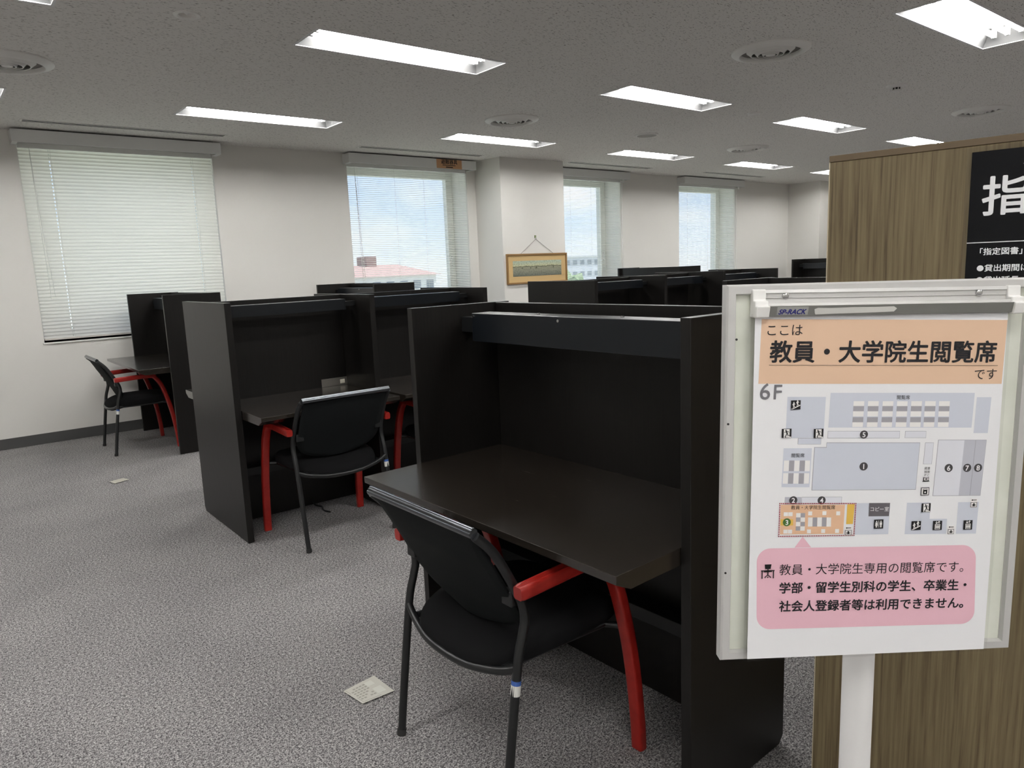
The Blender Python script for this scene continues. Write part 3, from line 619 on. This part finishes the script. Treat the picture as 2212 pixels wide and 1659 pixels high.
po=sthing('reading_room_poster','white poster with peach heading, floor plan and pink notice hung on the stand','poster')
Zp=.0120
sheet=MB().box((.0300,.0065,Zp-.0006),(.3275,.4285,Zp)).build('paper_sheet',PAPER,po)
MB().box((.0255,.0030,Zp-.0009),(.3320,.4295,Zp-.0007)).build('laminate_edge',LAMI,po)
P_shapes=[('peach',1,[[37.7,423.5],[327.3,414.7],[325.6,339.8],[35.6,348.6]]),('map_blue',1,[[70.4,332.1],[116.0,330.7],[114.8,281.6],[69.4,283.1]]),('map_blue',1,[[121.5,335.3],[294.1,330.0],[292.9,288.3],[120.2,294.0]]),('map_white',2,[[149.2,324.6],[162.0,324.2],[161.9,318.4],[149.1,318.8]]),('map_grey',2,[[149.1,318.8],[161.9,318.4],[161.8,312.2],[149.0,312.6]]),('map_white',2,[[149.0,312.6],[161.8,312.2],[161.7,305.9],[148.9,306.4]]),('map_grey',2,[[148.9,305.5],[161.7,305.1],[161.6,299.0],[148.8,299.4]]),('map_white',2,[[148.8,299.4],[161.6,299.0],[161.5,293.3],[148.7,293.7]]),('map_white',2,[[166.5,324.1],[179.3,323.7],[179.2,317.8],[166.4,318.2]]),('map_grey',2,[[166.4,318.2],[179.2,317.8],[179.1,311.6],[166.3,312.0]]),('map_white',2,[[166.3,312.0],[179.1,311.6],[179.1,305.4],[166.2,305.8]]),('map_grey',2,[[166.2,305.0],[179.1,304.5],[179.0,298.5],[166.2,298.9]]),('map_white',2,[[166.2,298.9],[179.0,298.5],[178.9,292.7],[166.1,293.1]]),('map_white',2,[[184.0,323.5],[196.8,323.1],[196.7,317.3],[183.9,317.7]]),('map_grey',2,[[183.9,317.7],[196.7,317.3],[196.6,311.1],[183.8,311.5]]),('map_white',2,[[183.8,311.5],[196.6,311.1],[196.5,304.8],[183.7,305.2]]),('map_grey',2,[[183.7,304.4],[196.5,304.0],[196.4,297.9],[183.6,298.3]]),('map_white',2,[[183.6,298.3],[196.4,297.9],[196.4,292.2],[183.5,292.6]]),('map_white',2,[[201.2,323.0],[214.0,322.6],[213.9,316.7],[201.1,317.1]]),('map_grey',2,[[201.1,317.1],[213.9,316.7],[213.9,310.5],[201.0,310.9]]),('map_white',2,[[201.0,310.9],[213.9,310.5],[213.8,304.3],[200.9,304.7]]),('map_grey',2,[[200.9,303.8],[213.8,303.4],[213.7,297.3],[200.9,297.8]]),('map_white',2,[[200.9,297.8],[213.7,297.3],[213.7,291.6],[200.8,292.0]]),('map_white',2,[[218.2,322.5],[231.1,322.1],[231.0,316.2],[218.2,316.6]]),('map_grey',2,[[218.2,316.6],[231.0,316.2],[231.0,310.0],[218.1,310.4]]),('map_white',2,[[218.1,310.4],[231.0,310.0],[230.9,303.7],[218.0,304.1]]),('map_grey',2,[[218.0,303.3],[230.9,302.9],[230.9,296.8],[218.0,297.2]]),('map_white',2,[[218.0,297.2],[230.9,296.8],[230.8,291.0],[217.9,291.5]]),('map_white',2,[[234.8,322.0],[247.7,321.5],[247.6,315.7],[234.7,316.1]]),('map_grey',2,[[234.7,316.1],[247.6,315.7],[247.5,309.4],[234.6,309.8]]),('map_white',2,[[234.6,309.8],[247.5,309.4],[247.5,303.2],[234.6,303.6]]),('map_grey',2,[[234.5,302.8],[247.4,302.3],[247.4,296.3],[234.5,296.7]]),('map_white',2,[[234.5,296.7],[247.4,296.3],[247.3,290.5],[234.4,290.9]]),('map_white',2,[[251.7,321.4],[264.6,321.0],[264.6,315.1],[251.7,315.5]]),('map_grey',2,[[251.7,315.5],[264.6,315.1],[264.6,308.9],[251.7,309.3]]),('map_white',2,[[251.7,309.3],[264.6,308.9],[264.7,302.6],[251.7,303.1]]),('map_grey',2,[[251.7,302.2],[264.7,301.8],[264.7,295.7],[251.7,296.1]]),('map_white',2,[[251.7,296.1],[264.7,295.7],[264.7,289.9],[251.7,290.4]]),('map_blue',1,[[297.0,324.7],[314.6,324.2],[313.1,281.0],[295.8,281.6]]),('line',1,[[119.9,289.9],[206.6,287.1],[206.6,278.2],[119.7,281.1]]),('map_pale',2,[[120.2,289.6],[206.3,286.7],[206.2,278.6],[120.0,281.5]]),('line',1,[[212.9,286.9],[238.4,286.0],[238.4,277.5],[212.7,278.4]]),('map_pale',2,[[213.3,286.5],[238.1,285.7],[238.0,277.9],[213.0,278.7]]),('line',1,[[84.7,282.3],[112.3,281.4],[112.2,274.1],[84.4,275.0]]),('map_blue',2,[[85.0,281.9],[112.0,281.0],[111.9,274.4],[84.7,275.3]]),('map_blue',1,[[67.7,270.8],[101.6,269.7],[100.2,222.2],[66.4,223.5]]),('map_white',2,[[68.5,256.0],[74.6,255.8],[74.3,242.8],[68.2,243.0]]),('map_grey',2,[[74.8,255.8],[80.9,255.6],[80.6,242.6],[74.6,242.8]]),('map_white',2,[[81.2,255.5],[87.2,255.3],[87.0,242.3],[80.9,242.5]]),('map_grey',2,[[87.5,255.3],[93.6,255.1],[93.3,242.1],[87.2,242.3]]),('map_white',2,[[93.8,255.1],[99.9,254.9],[99.7,241.9],[93.6,242.1]]),('map_white',2,[[67.9,240.6],[74.0,240.4],[73.7,227.5],[67.6,227.7]]),('map_grey',2,[[74.3,240.4],[80.4,240.2],[80.1,227.3],[74.0,227.5]]),('map_white',2,[[80.6,240.2],[86.7,239.9],[86.5,227.0],[80.4,227.3]]),('map_grey',2,[[87.0,239.9],[93.1,239.7],[92.8,226.8],[86.7,227.0]]),('map_white',2,[[93.3,239.7],[99.4,239.5],[99.2,226.6],[93.1,226.8]]),('line',1,[[104.4,270.9],[118.8,270.5],[118.9,276.1],[231.7,272.3],[229.7,214.5],[102.9,218.3]]),('map_blue',2,[[104.9,270.4],[119.1,269.9],[119.3,275.5],[231.2,271.8],[229.2,215.0],[103.4,218.8]]),('line',1,[[237.9,272.1],[248.4,271.7],[247.3,245.4],[236.8,245.7]]),('map_pale',2,[[238.2,271.7],[248.1,271.4],[246.9,245.7],[237.2,246.0]]),('line',1,[[253.4,274.8],[312.4,272.8],[309.5,204.3],[250.7,206.0]]),('map_pale',2,[[253.9,274.3],[285.4,273.2],[282.6,205.6],[251.2,206.5]]),('map_mid',2,[[285.4,273.2],[298.9,272.8],[296.1,205.1],[282.6,205.6]]),('map_mid',2,[[299.4,272.8],[312.0,272.3],[309.0,204.8],[296.7,205.1]]),('map_mid',1,[[71.0,211.2],[90.7,210.5],[91.1,201.2],[71.1,202.0]]),('line',1,[[91.1,210.5],[140.1,209.0],[139.9,200.3],[91.2,201.8]]),('map_pale',2,[[91.4,210.1],[139.7,208.7],[139.5,200.7],[91.5,202.1]]),('orange',2,[[66.2,201.9],[144.1,199.1],[143.3,162.8],[66.1,165.1]]),('map_white',3,[[69.9,192.6],[75.1,192.4],[75.2,187.5],[69.9,187.7]]),('map_white',3,[[75.5,192.4],[80.8,192.2],[80.8,187.3],[75.5,187.5]]),('map_white',3,[[70.2,170.9],[75.3,170.7],[75.3,165.8],[70.2,166.0]]),('map_white',3,[[75.6,170.7],[80.8,170.5],[80.8,165.5],[75.6,165.7]]),('map_white',3,[[85.1,191.0],[90.5,190.8],[90.5,185.4],[85.1,185.6]]),('map_grey',3,[[90.6,190.8],[96.0,190.6],[96.0,185.2],[90.6,185.4]]),('map_grey',3,[[85.1,185.5],[90.5,185.3],[90.5,179.9],[85.1,180.1]]),('map_white',3,[[90.6,185.3],[96.0,185.1],[96.1,179.7],[90.7,179.9]]),('map_white',3,[[85.1,180.0],[90.5,179.7],[90.5,174.4],[85.1,174.6]]),('map_grey',3,[[90.7,179.7],[96.0,179.5],[96.1,174.2],[90.7,174.4]]),('map_grey',3,[[85.1,174.4],[90.5,174.2],[90.5,168.9],[85.1,169.1]]),('map_white',3,[[90.7,174.2],[96.1,174.0],[96.1,168.7],[90.7,168.9]]),('map_white',3,[[99.8,185.0],[105.3,184.8],[105.3,173.4],[99.8,173.6]]),('map_grey',3,[[105.4,184.8],[110.9,184.6],[111.0,173.2],[105.5,173.4]]),('map_white',3,[[111.1,184.6],[116.6,184.4],[116.7,173.0],[111.2,173.2]]),('map_grey',3,[[116.7,184.4],[122.2,184.2],[122.3,172.8],[116.8,173.0]]),('map_white',3,[[122.4,184.2],[127.9,183.9],[128.0,172.5],[122.5,172.7]]),('map_white',3,[[99.7,192.5],[104.5,192.3],[104.5,187.4],[99.7,187.6]]),('map_white',3,[[117.0,192.2],[121.8,192.0],[121.8,187.2],[117.0,187.3]]),('map_white',3,[[133.8,191.3],[138.6,191.1],[138.6,186.2],[133.8,186.4]]),('map_white',3,[[98.9,170.1],[103.7,169.9],[103.8,165.0],[99.0,165.2]]),('map_white',3,[[116.3,169.8],[121.1,169.6],[121.1,164.7],[116.3,164.9]]),('map_white',3,[[133.3,169.3],[138.1,169.2],[138.1,164.2],[133.3,164.4]]),('yellow',3,[[66.4,184.0],[81.7,183.4],[81.8,175.7],[66.4,176.3]]),('yellow',2,[[147.0,199.5],[156.0,199.5],[154.7,174.7],[146.6,174.8]]),('map_blue',1,[[157.7,200.5],[199.3,199.1],[198.8,160.3],[157.4,161.2]]),('map_dark',2,[[173.5,200.1],[199.1,199.3],[198.5,182.9],[173.4,183.5]]),('map_blue',1,[[219.8,198.7],[248.6,197.9],[248.7,177.5],[270.3,176.8],[270.2,157.9],[219.0,159.4]]),('map_blue',1,[[282.8,197.1],[308.3,196.5],[307.2,156.8],[282.3,157.5]]),('pink',1,[[84.6,147.7],[94.1,161.2],[104.9,147.3]]),('pink',1,[[38.9,131.3],[39.2,134.6],[40.1,137.8],[41.6,140.7],[43.7,143.2],[46.2,145.3],[49.1,146.8],[52.3,147.7],[55.6,147.9],[291.6,142.9],[294.9,142.5],[298.2,141.4],[301.2,139.8],[303.8,137.6],[306.1,135.0],[307.8,132.0],[308.9,128.8],[309.4,125.5],[312.3,57.7],[312.2,54.4],[311.3,51.2],[309.9,48.3],[307.9,45.7],[305.4,43.7],[302.5,42.1],[299.4,41.2],[296.1,40.9],[57.6,44.5],[54.3,44.8],[51.1,45.8],[48.1,47.5],[45.5,49.6],[43.3,52.2],[41.7,55.2],[40.7,58.4],[40.3,61.7]])]
P_T=[('ここは',0,'ink',[42.0,404.7],[86.3,403.8]),('教員・大学院生閲覧席',2,'ink',[47.3,375.0],[316.9,367.2]),('です',0,'ink',[290.7,346.3],[319.4,345.8]),('6',1,'grey_ink',[37.7,330.3],[49.2,329.9]),('F',1,'grey_ink',[53.9,329.8],[63.0,329.5]),('閲覧席',0,'ink',[200.1,325.0],[216.3,324.5]),('閲覧席',0,'ink',[76.7,259.3],[92.9,258.9]),('蔵書',0,'ink',[238.4,238.8],[245.6,238.5]),('検索',0,'ink',[238.4,234.3],[245.6,234.0]),('ＰＣ',0,'ink',[238.2,230.3],[245.5,230.0]),('教員・大学院生閲覧席',0,'ink',[78.5,195.4],[132.3,193.8]),('コピー室',0,'white_ink',[174.3,189.7],[198.1,189.0]),('教員・大学院生専用の閲覧席です。',0,'ink',[66.3,114.3],[304.0,109.1]),('学部・留学生別科の学生、卒業生・',2,'ink',[66.6,91.0],[305.2,85.7]),('社会人登録者等は利用できません。',2,'ink',[67.3,67.4],[306.8,62.6])]
P_C=[('5',[163.1,284.3],4.900000000000006),('1',[164.5,245.6],5.0),('6',[268.0,240.0],5.0),('7',[290.6,239.4],5.0),('8',[304.0,239.1],5.0),('2',[81.0,207.0],4.900000000000006),('4',[115.3,205.7],4.900000000000006),('3',[74.0,180.0],4.900000000000006)]
P_I=[('stairs',74.4,316.9,85.9,327.9),('exit',64.5,283.5,76.1,294.4),('exit',102.7,282.2,114.2,293.1),('laptop',236.4,224.3,245.7,229.7),('book',235.6,207.3,245.7,217.4),('exit',237.5,186.5,248.6,197.5),('toilet',180.2,167.9,191.7,179.4),('stairs',226.3,164.4,238.0,175.6),('lift',252.7,163.4,264.0,175.0),('lift',290.5,162.5,301.5,174.3),('locker',145.1,161.3,153.1,171.6),('locker',271.6,157.7,279.2,167.9),('locker',297.5,190.4,305.4,200.7),('chair',44.3,110.2,60.7,128.5)]
P_dots=[[47.8,370.1],[318.3,361.8]]
P_red=[[64.8,203.6],[157.0,200.3],[156.3,160.7],[64.7,162.8]]
def flat(name,polys,mats,z):
    b=MB()
    for k,(pl) in polys: 
        b.m=k; b.add([(x/1000,y/1000,z) for x,y in pl],[tuple(range(len(pl)))])
    return b.build(name,mats,sheet)
for lay,zz in ((1,.00015),(2,.0003),(3,.00045)):
    head=[(0,p) for m,l,p in P_shapes if l==lay and m=='peach']
    pk=[(0,p) for m,l,p in P_shapes if l==lay and m=='pink']
    if head: flat('heading_band',head,[INKS['peach']],Zp+zz)
    if pk: flat('speech_balloon',pk,[INKS['pink']],Zp+zz)
    rest=[(m,p) for m,l,p in P_shapes if l==lay and m not in('peach','pink')]
    ms=sorted(set(m for m,_ in rest))
    flat('floor_plan',[(ms.index(m),p) for m,p in rest],[INKS[m] for m in ms],Zp+zz)
for body,wt,col,p0,p1 in P_T:
    d=Vector((p1[0]-p0[0],p1[1]-p0[1],0))/1000; ln=d.length; u=d.normalized(); v=Vector((-u.y,u.x,0))
    off={0:0,1:0.006,2:.022}[wt]
    if body in('6','F'): letter(sheet,'lettering',body,INKS[col],(p0[0]/1000,p0[1]/1000,Zp),None,u,v,off,fit=ln,lift=.0006)
    else: letter(sheet,'lettering',body,INKS[col],(p0[0]/1000,p0[1]/1000+.0006,Zp),ln/len(body),u,v,off,lift=.0006)
for s_,(cx_,cy_),r in P_C:
    d_=MB().add([(cx_/1000+r/1000*math.cos(a*math.pi/14),cy_/1000+r/1000*math.sin(a*math.pi/14),Zp+.0006) for a in range(28)],[tuple(range(28))]).build('number_disc',INKS['green' if s_=='3' else 'circle'],sheet)
    vs,fs=text_mesh(s_,.02); lo=min(v.x for v in vs);hi=max(v.x for v in vs);k=r*1.25/.72/1000
    MB().add([(cx_/1000+(v.x-(lo+hi)/2)*k,cy_/1000+(v.y-.36)*k,Zp+.0008) for v in vs],fs).build('disc_number',INKS['white_ink'],sheet)
db=MB()
def dots(p0,p1,step,r,m):
    global db
    p0=Vector(p0)/1000;p1=Vector(p1)/1000;n=int((p1-p0).length/step); db.m=m
    for i in range(n+1):
        c=p0.lerp(p1,i/n); db.add([(c.x+r*math.cos(a*math.pi/4+.39),c.y+r*math.sin(a*math.pi/4+.39),Zp+.0009) for a in range(8)],[tuple(range(8))])
dots(P_dots[0],P_dots[1],.0013,.00045,0); db.build('dotted_underline',[INKS['ink']],sheet); db=MB()
for i in range(4): dots(P_red[i],P_red[(i+1)%4],.00215,.0008,1)
db.build('dotted_border',[INKS['ink'],INKS['red_dot']],sheet)
# pictograms
ib=MB()
def icon(kind,x0,y0,x1,y1):
    global ib
    w=x1-x0;h=y1-y0
    def T(u,v,l): return ((x0+u*w)/1000,(y0+v*h)/1000,Zp+.0010+l*.0001)
    def poly(pts,m,l): ib.m=m; ib.add([T(u,v,l) for u,v in pts],[tuple(range(len(pts)))])
    def rc(a,b,c,d,m,l): poly([(a,b),(c,b),(c,d),(a,d)],m,l)
    def disc(cx,cy,r,m,l): poly([(cx+r*math.cos(k*math.pi/6),cy+r*w/h*math.sin(k*math.pi/6)) for k in range(12)],m,l)
    def line(a,b,t,m,l):
        dx,dy=b[0]-a[0],b[1]-a[1];q=math.hypot(dx,dy);nx,ny=-dy/q*t/2,dx/q*t/2
        poly([(a[0]-nx,a[1]-ny),(b[0]-nx,b[1]-ny),(b[0]+nx,b[1]+ny),(a[0]+nx,a[1]+ny)],m,l)
    K,Wt,G=0,1,2
    if kind=='stairs':
        rc(0,0,1,1,K,0); line((.06,.08),(.24,.10),.07,Wt,1); line((.2,.09),(.96,.47),.09,Wt,1)
        for x,y in ((.30,.72),(.68,.92)):
            disc(x,y+.06,.055,Wt,1); line((x,y),(x-.02,y-.28),.15,Wt,1); line((x-.02,y-.26),(x-.05,y-.56),.06,Wt,1); line((x,y-.28),(x+.12,y-.46),.06,Wt,1); line((x-.04,y-.04),(x-.14,y-.22),.05,Wt,1); line((x+.04,y-.04),(x+.14,y-.18),.05,Wt,1)
    elif kind=='exit':
        rc(0,0,1,1,K,0); rc(.2,0,.8,.95,Wt,1); rc(.2,0,.97,.12,Wt,1)
        disc(.42,.83,.07,K,2); line((.46,.76),(.56,.42),.15,K,2); line((.44,.72),(.26,.58),.06,K,2); line((.50,.74),(.68,.70),.05,K,2); line((.68,.70),(.74,.56),.05,K,2)
        line((.52,.42),(.34,.10),.08,K,2); line((.34,.10),(.44,.02),.07,K,2); line((.58,.42),(.62,.26),.08,K,2); line((.62,.26),(.82,.26),.06,K,2)
    elif kind=='toilet':
        rc(0,0,1,1,K,0); rc(.48,.12,.52,.9,Wt,1)
        for x,wd in ((.27,1),(.73,0)):
            disc(x,.80,.07,Wt,1); rc(x-.12,.42,x+.12,.70,Wt,1); rc(x-.08,.14,x-.01,.44,Wt,1); rc(x+.01,.14,x+.08,.44,Wt,1)
            if wd: poly([(x-.08,.62),(x+.08,.62),(x+.16,.34),(x-.16,.34)],Wt,1)
    elif kind=='lift':
        rc(0,0,1,1,K,0); rc(.22,.08,.8,.64,Wt,1); rc(.28,.13,.74,.58,K,2)
        for x in (.36,.51,.66): disc(x,.50,.05,Wt,3); rc(x-.06,.2,x+.06,.45,Wt,3)
        line((.38,.96),(.38,.72),.06,Wt,1); line((.28,.82),(.38,.70),.05,Wt,1); line((.48,.82),(.38,.70),.05,Wt,1); line((.66,.70),(.66,.94),.06,Wt,1); line((.55,.84),(.66,.96),.05,Wt,1); line((.77,.84),(.66,.96),.05,Wt,1); line((.42,.72),(.62,.88),.04,Wt,1)
    elif kind=='locker':
        rc(-.04,-.03,1.04,1.03,Wt,0); disc(.24,.87,.11,K,1); rc(.3,.83,.92,.91,K,1); rc(.0,.0,1,.62,K,1); rc(.08,.05,.92,.57,Wt,2); rc(.24,.12,.76,.40,K,3); rc(.40,.40,.60,.50,K,3); rc(.32,.12,.36,.40,Wt,4); rc(.64,.12,.68,.40,Wt,4)
    elif kind=='laptop':
        rc(.16,.2,.86,1,K,0); rc(.24,.28,.78,.9,Wt,1); rc(.36,.42,.66,.78,G,2); poly([(0,0),(1,0),(.88,.2),(.14,.2)],K,0)
    elif kind=='book':
        rc(0,0,1,1,G,0); rc(.1,.1,.9,.9,Wt,1); rc(.24,.16,.76,.84,K,2); rc(.3,.70,.7,.79,Wt,3); disc(.5,.40,.1,Wt,3)
    elif kind=='chair':
        poly([(.26,.98),(.76,.98),(.70,.66),(.30,.66)],K,0); rc(0,.50,1,.58,K,0); rc(.04,0,.12,.5,K,0); rc(.88,0,.96,.5,K,0); rc(.46,.2,.54,.66,K,0); line((.3,.12),(.5,.24),.06,K,0); line((.7,.12),(.5,.24),.06,K,0); disc(.3,.08,.05,K,0); disc(.5,.08,.05,K,0); disc(.7,.08,.05,K,0); rc(.2,.44,.8,.5,K,0)
for a in P_I:
    ib=MB(); icon(*a); ib.build('pictogram',[INKS['black'],INKS['map_white'],INKS['map_dark']],sheet)

# ================================================================ floor notices
NOT=mat('floor_notice_film',lin(196,194,184),.45); NL=mat('floor_notice_lines',lin(158,156,146),.5); NLL=mat('floor_notice_pale',lin(208,208,198),.45)
A_=Vector((.948,2.189,0));B_=Vector((.964,2.077,0));C_=Vector((1.081,2.071,0));D_=Vector((1.075,2.204,0))
def card(t,name,polys,m,z):
    b=MB()
    for pl in polys:
        vs=[]
        for u,v in pl:
            p=(A_.lerp(B_,v)).lerp(D_.lerp(C_,v),u); vs.append((p.x,p.y,z))
        n=len(vs); b.add(vs+[(x,y,z-.0006) for x,y,_ in vs],[tuple(range(n)),tuple(range(n,2*n))[::-1]]+[(i,(i+1)%n,n+(i+1)%n,n+i) for i in range(n)])
    return b.build(name,m,t)
def rr(a,b,c,d): return [(a,b),(c,b),(c,d),(a,d)]
t=thing('floor_notice','pale laminated notice lying on the carpet left of the nearest chair','notice',(0,0,0))
card(t,'film',[rr(0,0,1,1)],NOT,.0055)
card(t,'printed_lines',[rr(.10+.10*i,.14+.12*j,.17+.10*i,.20+.12*j) for i in range(5) for j in range(6) if (i+j)%7]+[rr(.04,.05,.055,.32),rr(.06,.62,.075,.95),rr(.1,.93,.62,.95)],NL,.0058)
card(t,'pale_boxes',[rr(.58,.12,.80,.36),rr(.60,.52,.86,.84)],NLL,.0060)
t=thing('floor_sticker','small worn beige sticker on the carpet, left in the aisle','sticker',(0,0,0))
b=MB().add([(.871,5.812,.005),(.892,5.726,.005),(.996,5.764,.005),(.968,5.844,.005),(.93,5.835,.005)],[(0,1,2,3,4)]); b.build('film',mat('worn_sticker',lin(178,174,162),.6),t)

# ================================================================ outside
struct(MB().box((-300,20,-20.5),(500,600,-20)).build('ground_outside',mat('ground_green',lin(176,180,168),1)))
def building(name,label,x0,x1,y,d,top,roof,rows,cols,tower=None,wall=(226,224,222)):
    t=thing(name,label,'building',((x0+x1)/2,y+d/2,-20)); w=(x1-x0)/2; h=top+20
    wm=mat('facade_'+str(int(x0)),lin(*wall),.9)
    MB().box((-w,-d/2,0),(w,d/2,h)).build('walls',wm,t)
    rm=mat('roof_'+str(int(x0)),lin(*((150,122,116) if roof else (190,190,190))),.9)
    o=.6
    if roof: MB().add([(-w-o,-d/2-o,h),(w+o,-d/2-o,h),(w+o,d/2+o,h),(-w-o,d/2+o,h),(-w+2.5,0,h+roof),(w-2.5,0,h+roof)],[(0,1,5,4),(1,2,5),(2,3,4,5),(3,0,4),(0,3,2,1)]).build('roof',rm,t)
    else: MB().box((-w-.3,-d/2-.3,h),(w+.3,d/2+.3,h+.4)).build('parapet',rm,t)
    if tower: MB().box((tower[0],-1,h),(tower[1],2,h+tower[2])).build('roof_tower',rm,t)
    gm=MATS.get('far_window') or mat('far_window',lin(130,138,146),.3)
    for r in range(rows):
        for c in range(cols):
            cx_=-w+(c+.5)*2*w/cols; zz=h-1.2-r*2.9
            MB().box((cx_-w/cols*.55,-d/2-.05,zz-.75),(cx_+w/cols*.55,-d/2,zz+.45)).build('window',gm,t)
    return t
building('apartment_block','white building with pinkish roof seen through the second blind',45.5,58.5,90,14,.7,1.7,3,6,(-1.4,.2,2.9))
building('distant_block','long grey building on the skyline seen through the blind by the pillar',128,152,140,16,3.0,0,3,9,None,(196,198,204))
gr=MATS.get('foliage') or mat('foliage',lin(150,168,128),1)
n=noise(gr,1.2,3,worldcoord(gr)); L(gr,ramp(gr,n.outputs['Fac'],[(.35,lin(112,134,96)),(.65,lin(176,190,150))]),bsdf(gr).inputs['Base Color'])
def tree(x,y,h,r,label):
    t=thing('distant_tree',label,'tree',(x,y,-20),0,'trees outside the windows')
    bm=bmesh.new(); bmesh.ops.create_icosphere(bm,subdivisions=3,radius=r)
    for v in bm.verts:
        v.co*=1+.22*math.sin(v.co.x*2.3+x)*math.cos(v.co.y*2.1)+.12*math.sin(v.co.z*4+y); v.co.z=v.co.z*1.1+h-r
    me=bpy.data.meshes.new('crown'); bm.to_mesh(me); bm.free(); me.materials.append(gr); o=bpy.data.objects.new('crown',me); COL.objects.link(o); o.parent=t
    MB().tube([(0,0,0),(0,0,h-r)],.35,8).build('trunk',mat('bark',lin(90,76,60),.9) if 'bark' not in MATS else MATS['bark'],t)
for x,y,h,r,l in ((54,72,18.2,3.0,'rounded tree before the white building, left of the green gap'),(46,66,18.4,2.8,'pale tree at the right part of the second window'),(38,72,17.2,3.2,'low tree at the foot of the white building'),(104,112,19.4,5,'tree below the grey skyline building'),(117,108,19.0,5,'right tree below the grey skyline building')): tree(x,y,h,r,l)
# sky
w=bpy.data.worlds.new('sky'); SC.world=w; w.use_nodes=True; nt=w.node_tree; bg=nt.nodes['Background']
tc=nt.nodes.new('ShaderNodeTexCoord'); sp_=nt.nodes.new('ShaderNodeSeparateXYZ'); nt.links.new(tc.outputs['Generated'],sp_.inputs[0])
cr_=nt.nodes.new('ShaderNodeValToRGB'); e=cr_.color_ramp.elements; e[0].position=0; e[0].color=lin(226,232,240); e[1].position=.35; e[1].color=lin(150,186,232)
e2=e.new(.06); e2.color=lin(206,222,244)
nt.links.new(sp_.outputs['Z'],cr_.inputs[0])
mp=nt.nodes.new('ShaderNodeMapping'); mp.inputs['Scale'].default_value=(3,3,9); nt.links.new(tc.outputs['Generated'],mp.inputs[0])
nz=nt.nodes.new('ShaderNodeTexNoise'); nz.inputs['Scale'].default_value=1.7; nz.inputs['Detail'].default_value=6; nt.links.new(mp.outputs[0],nz.inputs['Vector'])
r2=nt.nodes.new('ShaderNodeValToRGB'); r2.color_ramp.elements[0].position=.44; r2.color_ramp.elements[1].position=.68; nt.links.new(nz.outputs['Fac'],r2.inputs[0])
mx=nt.nodes.new('ShaderNodeMixRGB'); nt.links.new(r2.outputs[0],mx.inputs['Fac']); nt.links.new(cr_.outputs[0],mx.inputs['Color1']); mx.inputs['Color2'].default_value=lin(240,241,246)
nt.links.new(mx.outputs[0],bg.inputs['Color']); bg.inputs['Strength'].default_value=1.12
sun=bpy.data.lights.new('sun','SUN'); sun.energy=9.0; sun.angle=.02; so=bpy.data.objects.new('sun',sun); COL.objects.link(so); so.rotation_euler=(R(6),R(38),0)
# ================================================================ camera
cam=bpy.data.cameras.new('camera'); co=bpy.data.objects.new('camera',cam); COL.objects.link(co); SC.camera=co
cam.sensor_fit='HORIZONTAL'; cam.sensor_width=36; cam.lens=25.4590; cam.clip_start=.02; cam.clip_end=2000
rx=Vector((0.77677,-0.62852,-0.03977)); ru=Vector((0.13159,0.10022,0.98622)); rf=Vector((0.61588,0.77131,-0.16056))
m=Matrix((rx,ru,-rf)).transposed().to_4x4(); m.translation=Vector((0,0,1.43)); co.matrix_world=m
vs_=SC.view_settings; vs_.view_transform='Standard'; vs_.look='None'; vs_.gamma=1; vs_.use_curve_mapping=False; vs_.exposure=0.26
SC.cycles.use_denoising=True; SC.cycles.max_bounces=10; SC.cycles.diffuse_bounces=6; SC.cycles.transparent_max_bounces=16; SC.cycles.caustics_reflective=False; SC.cycles.caustics_refractive=False; SC.cycles.sample_clamp_indirect=6
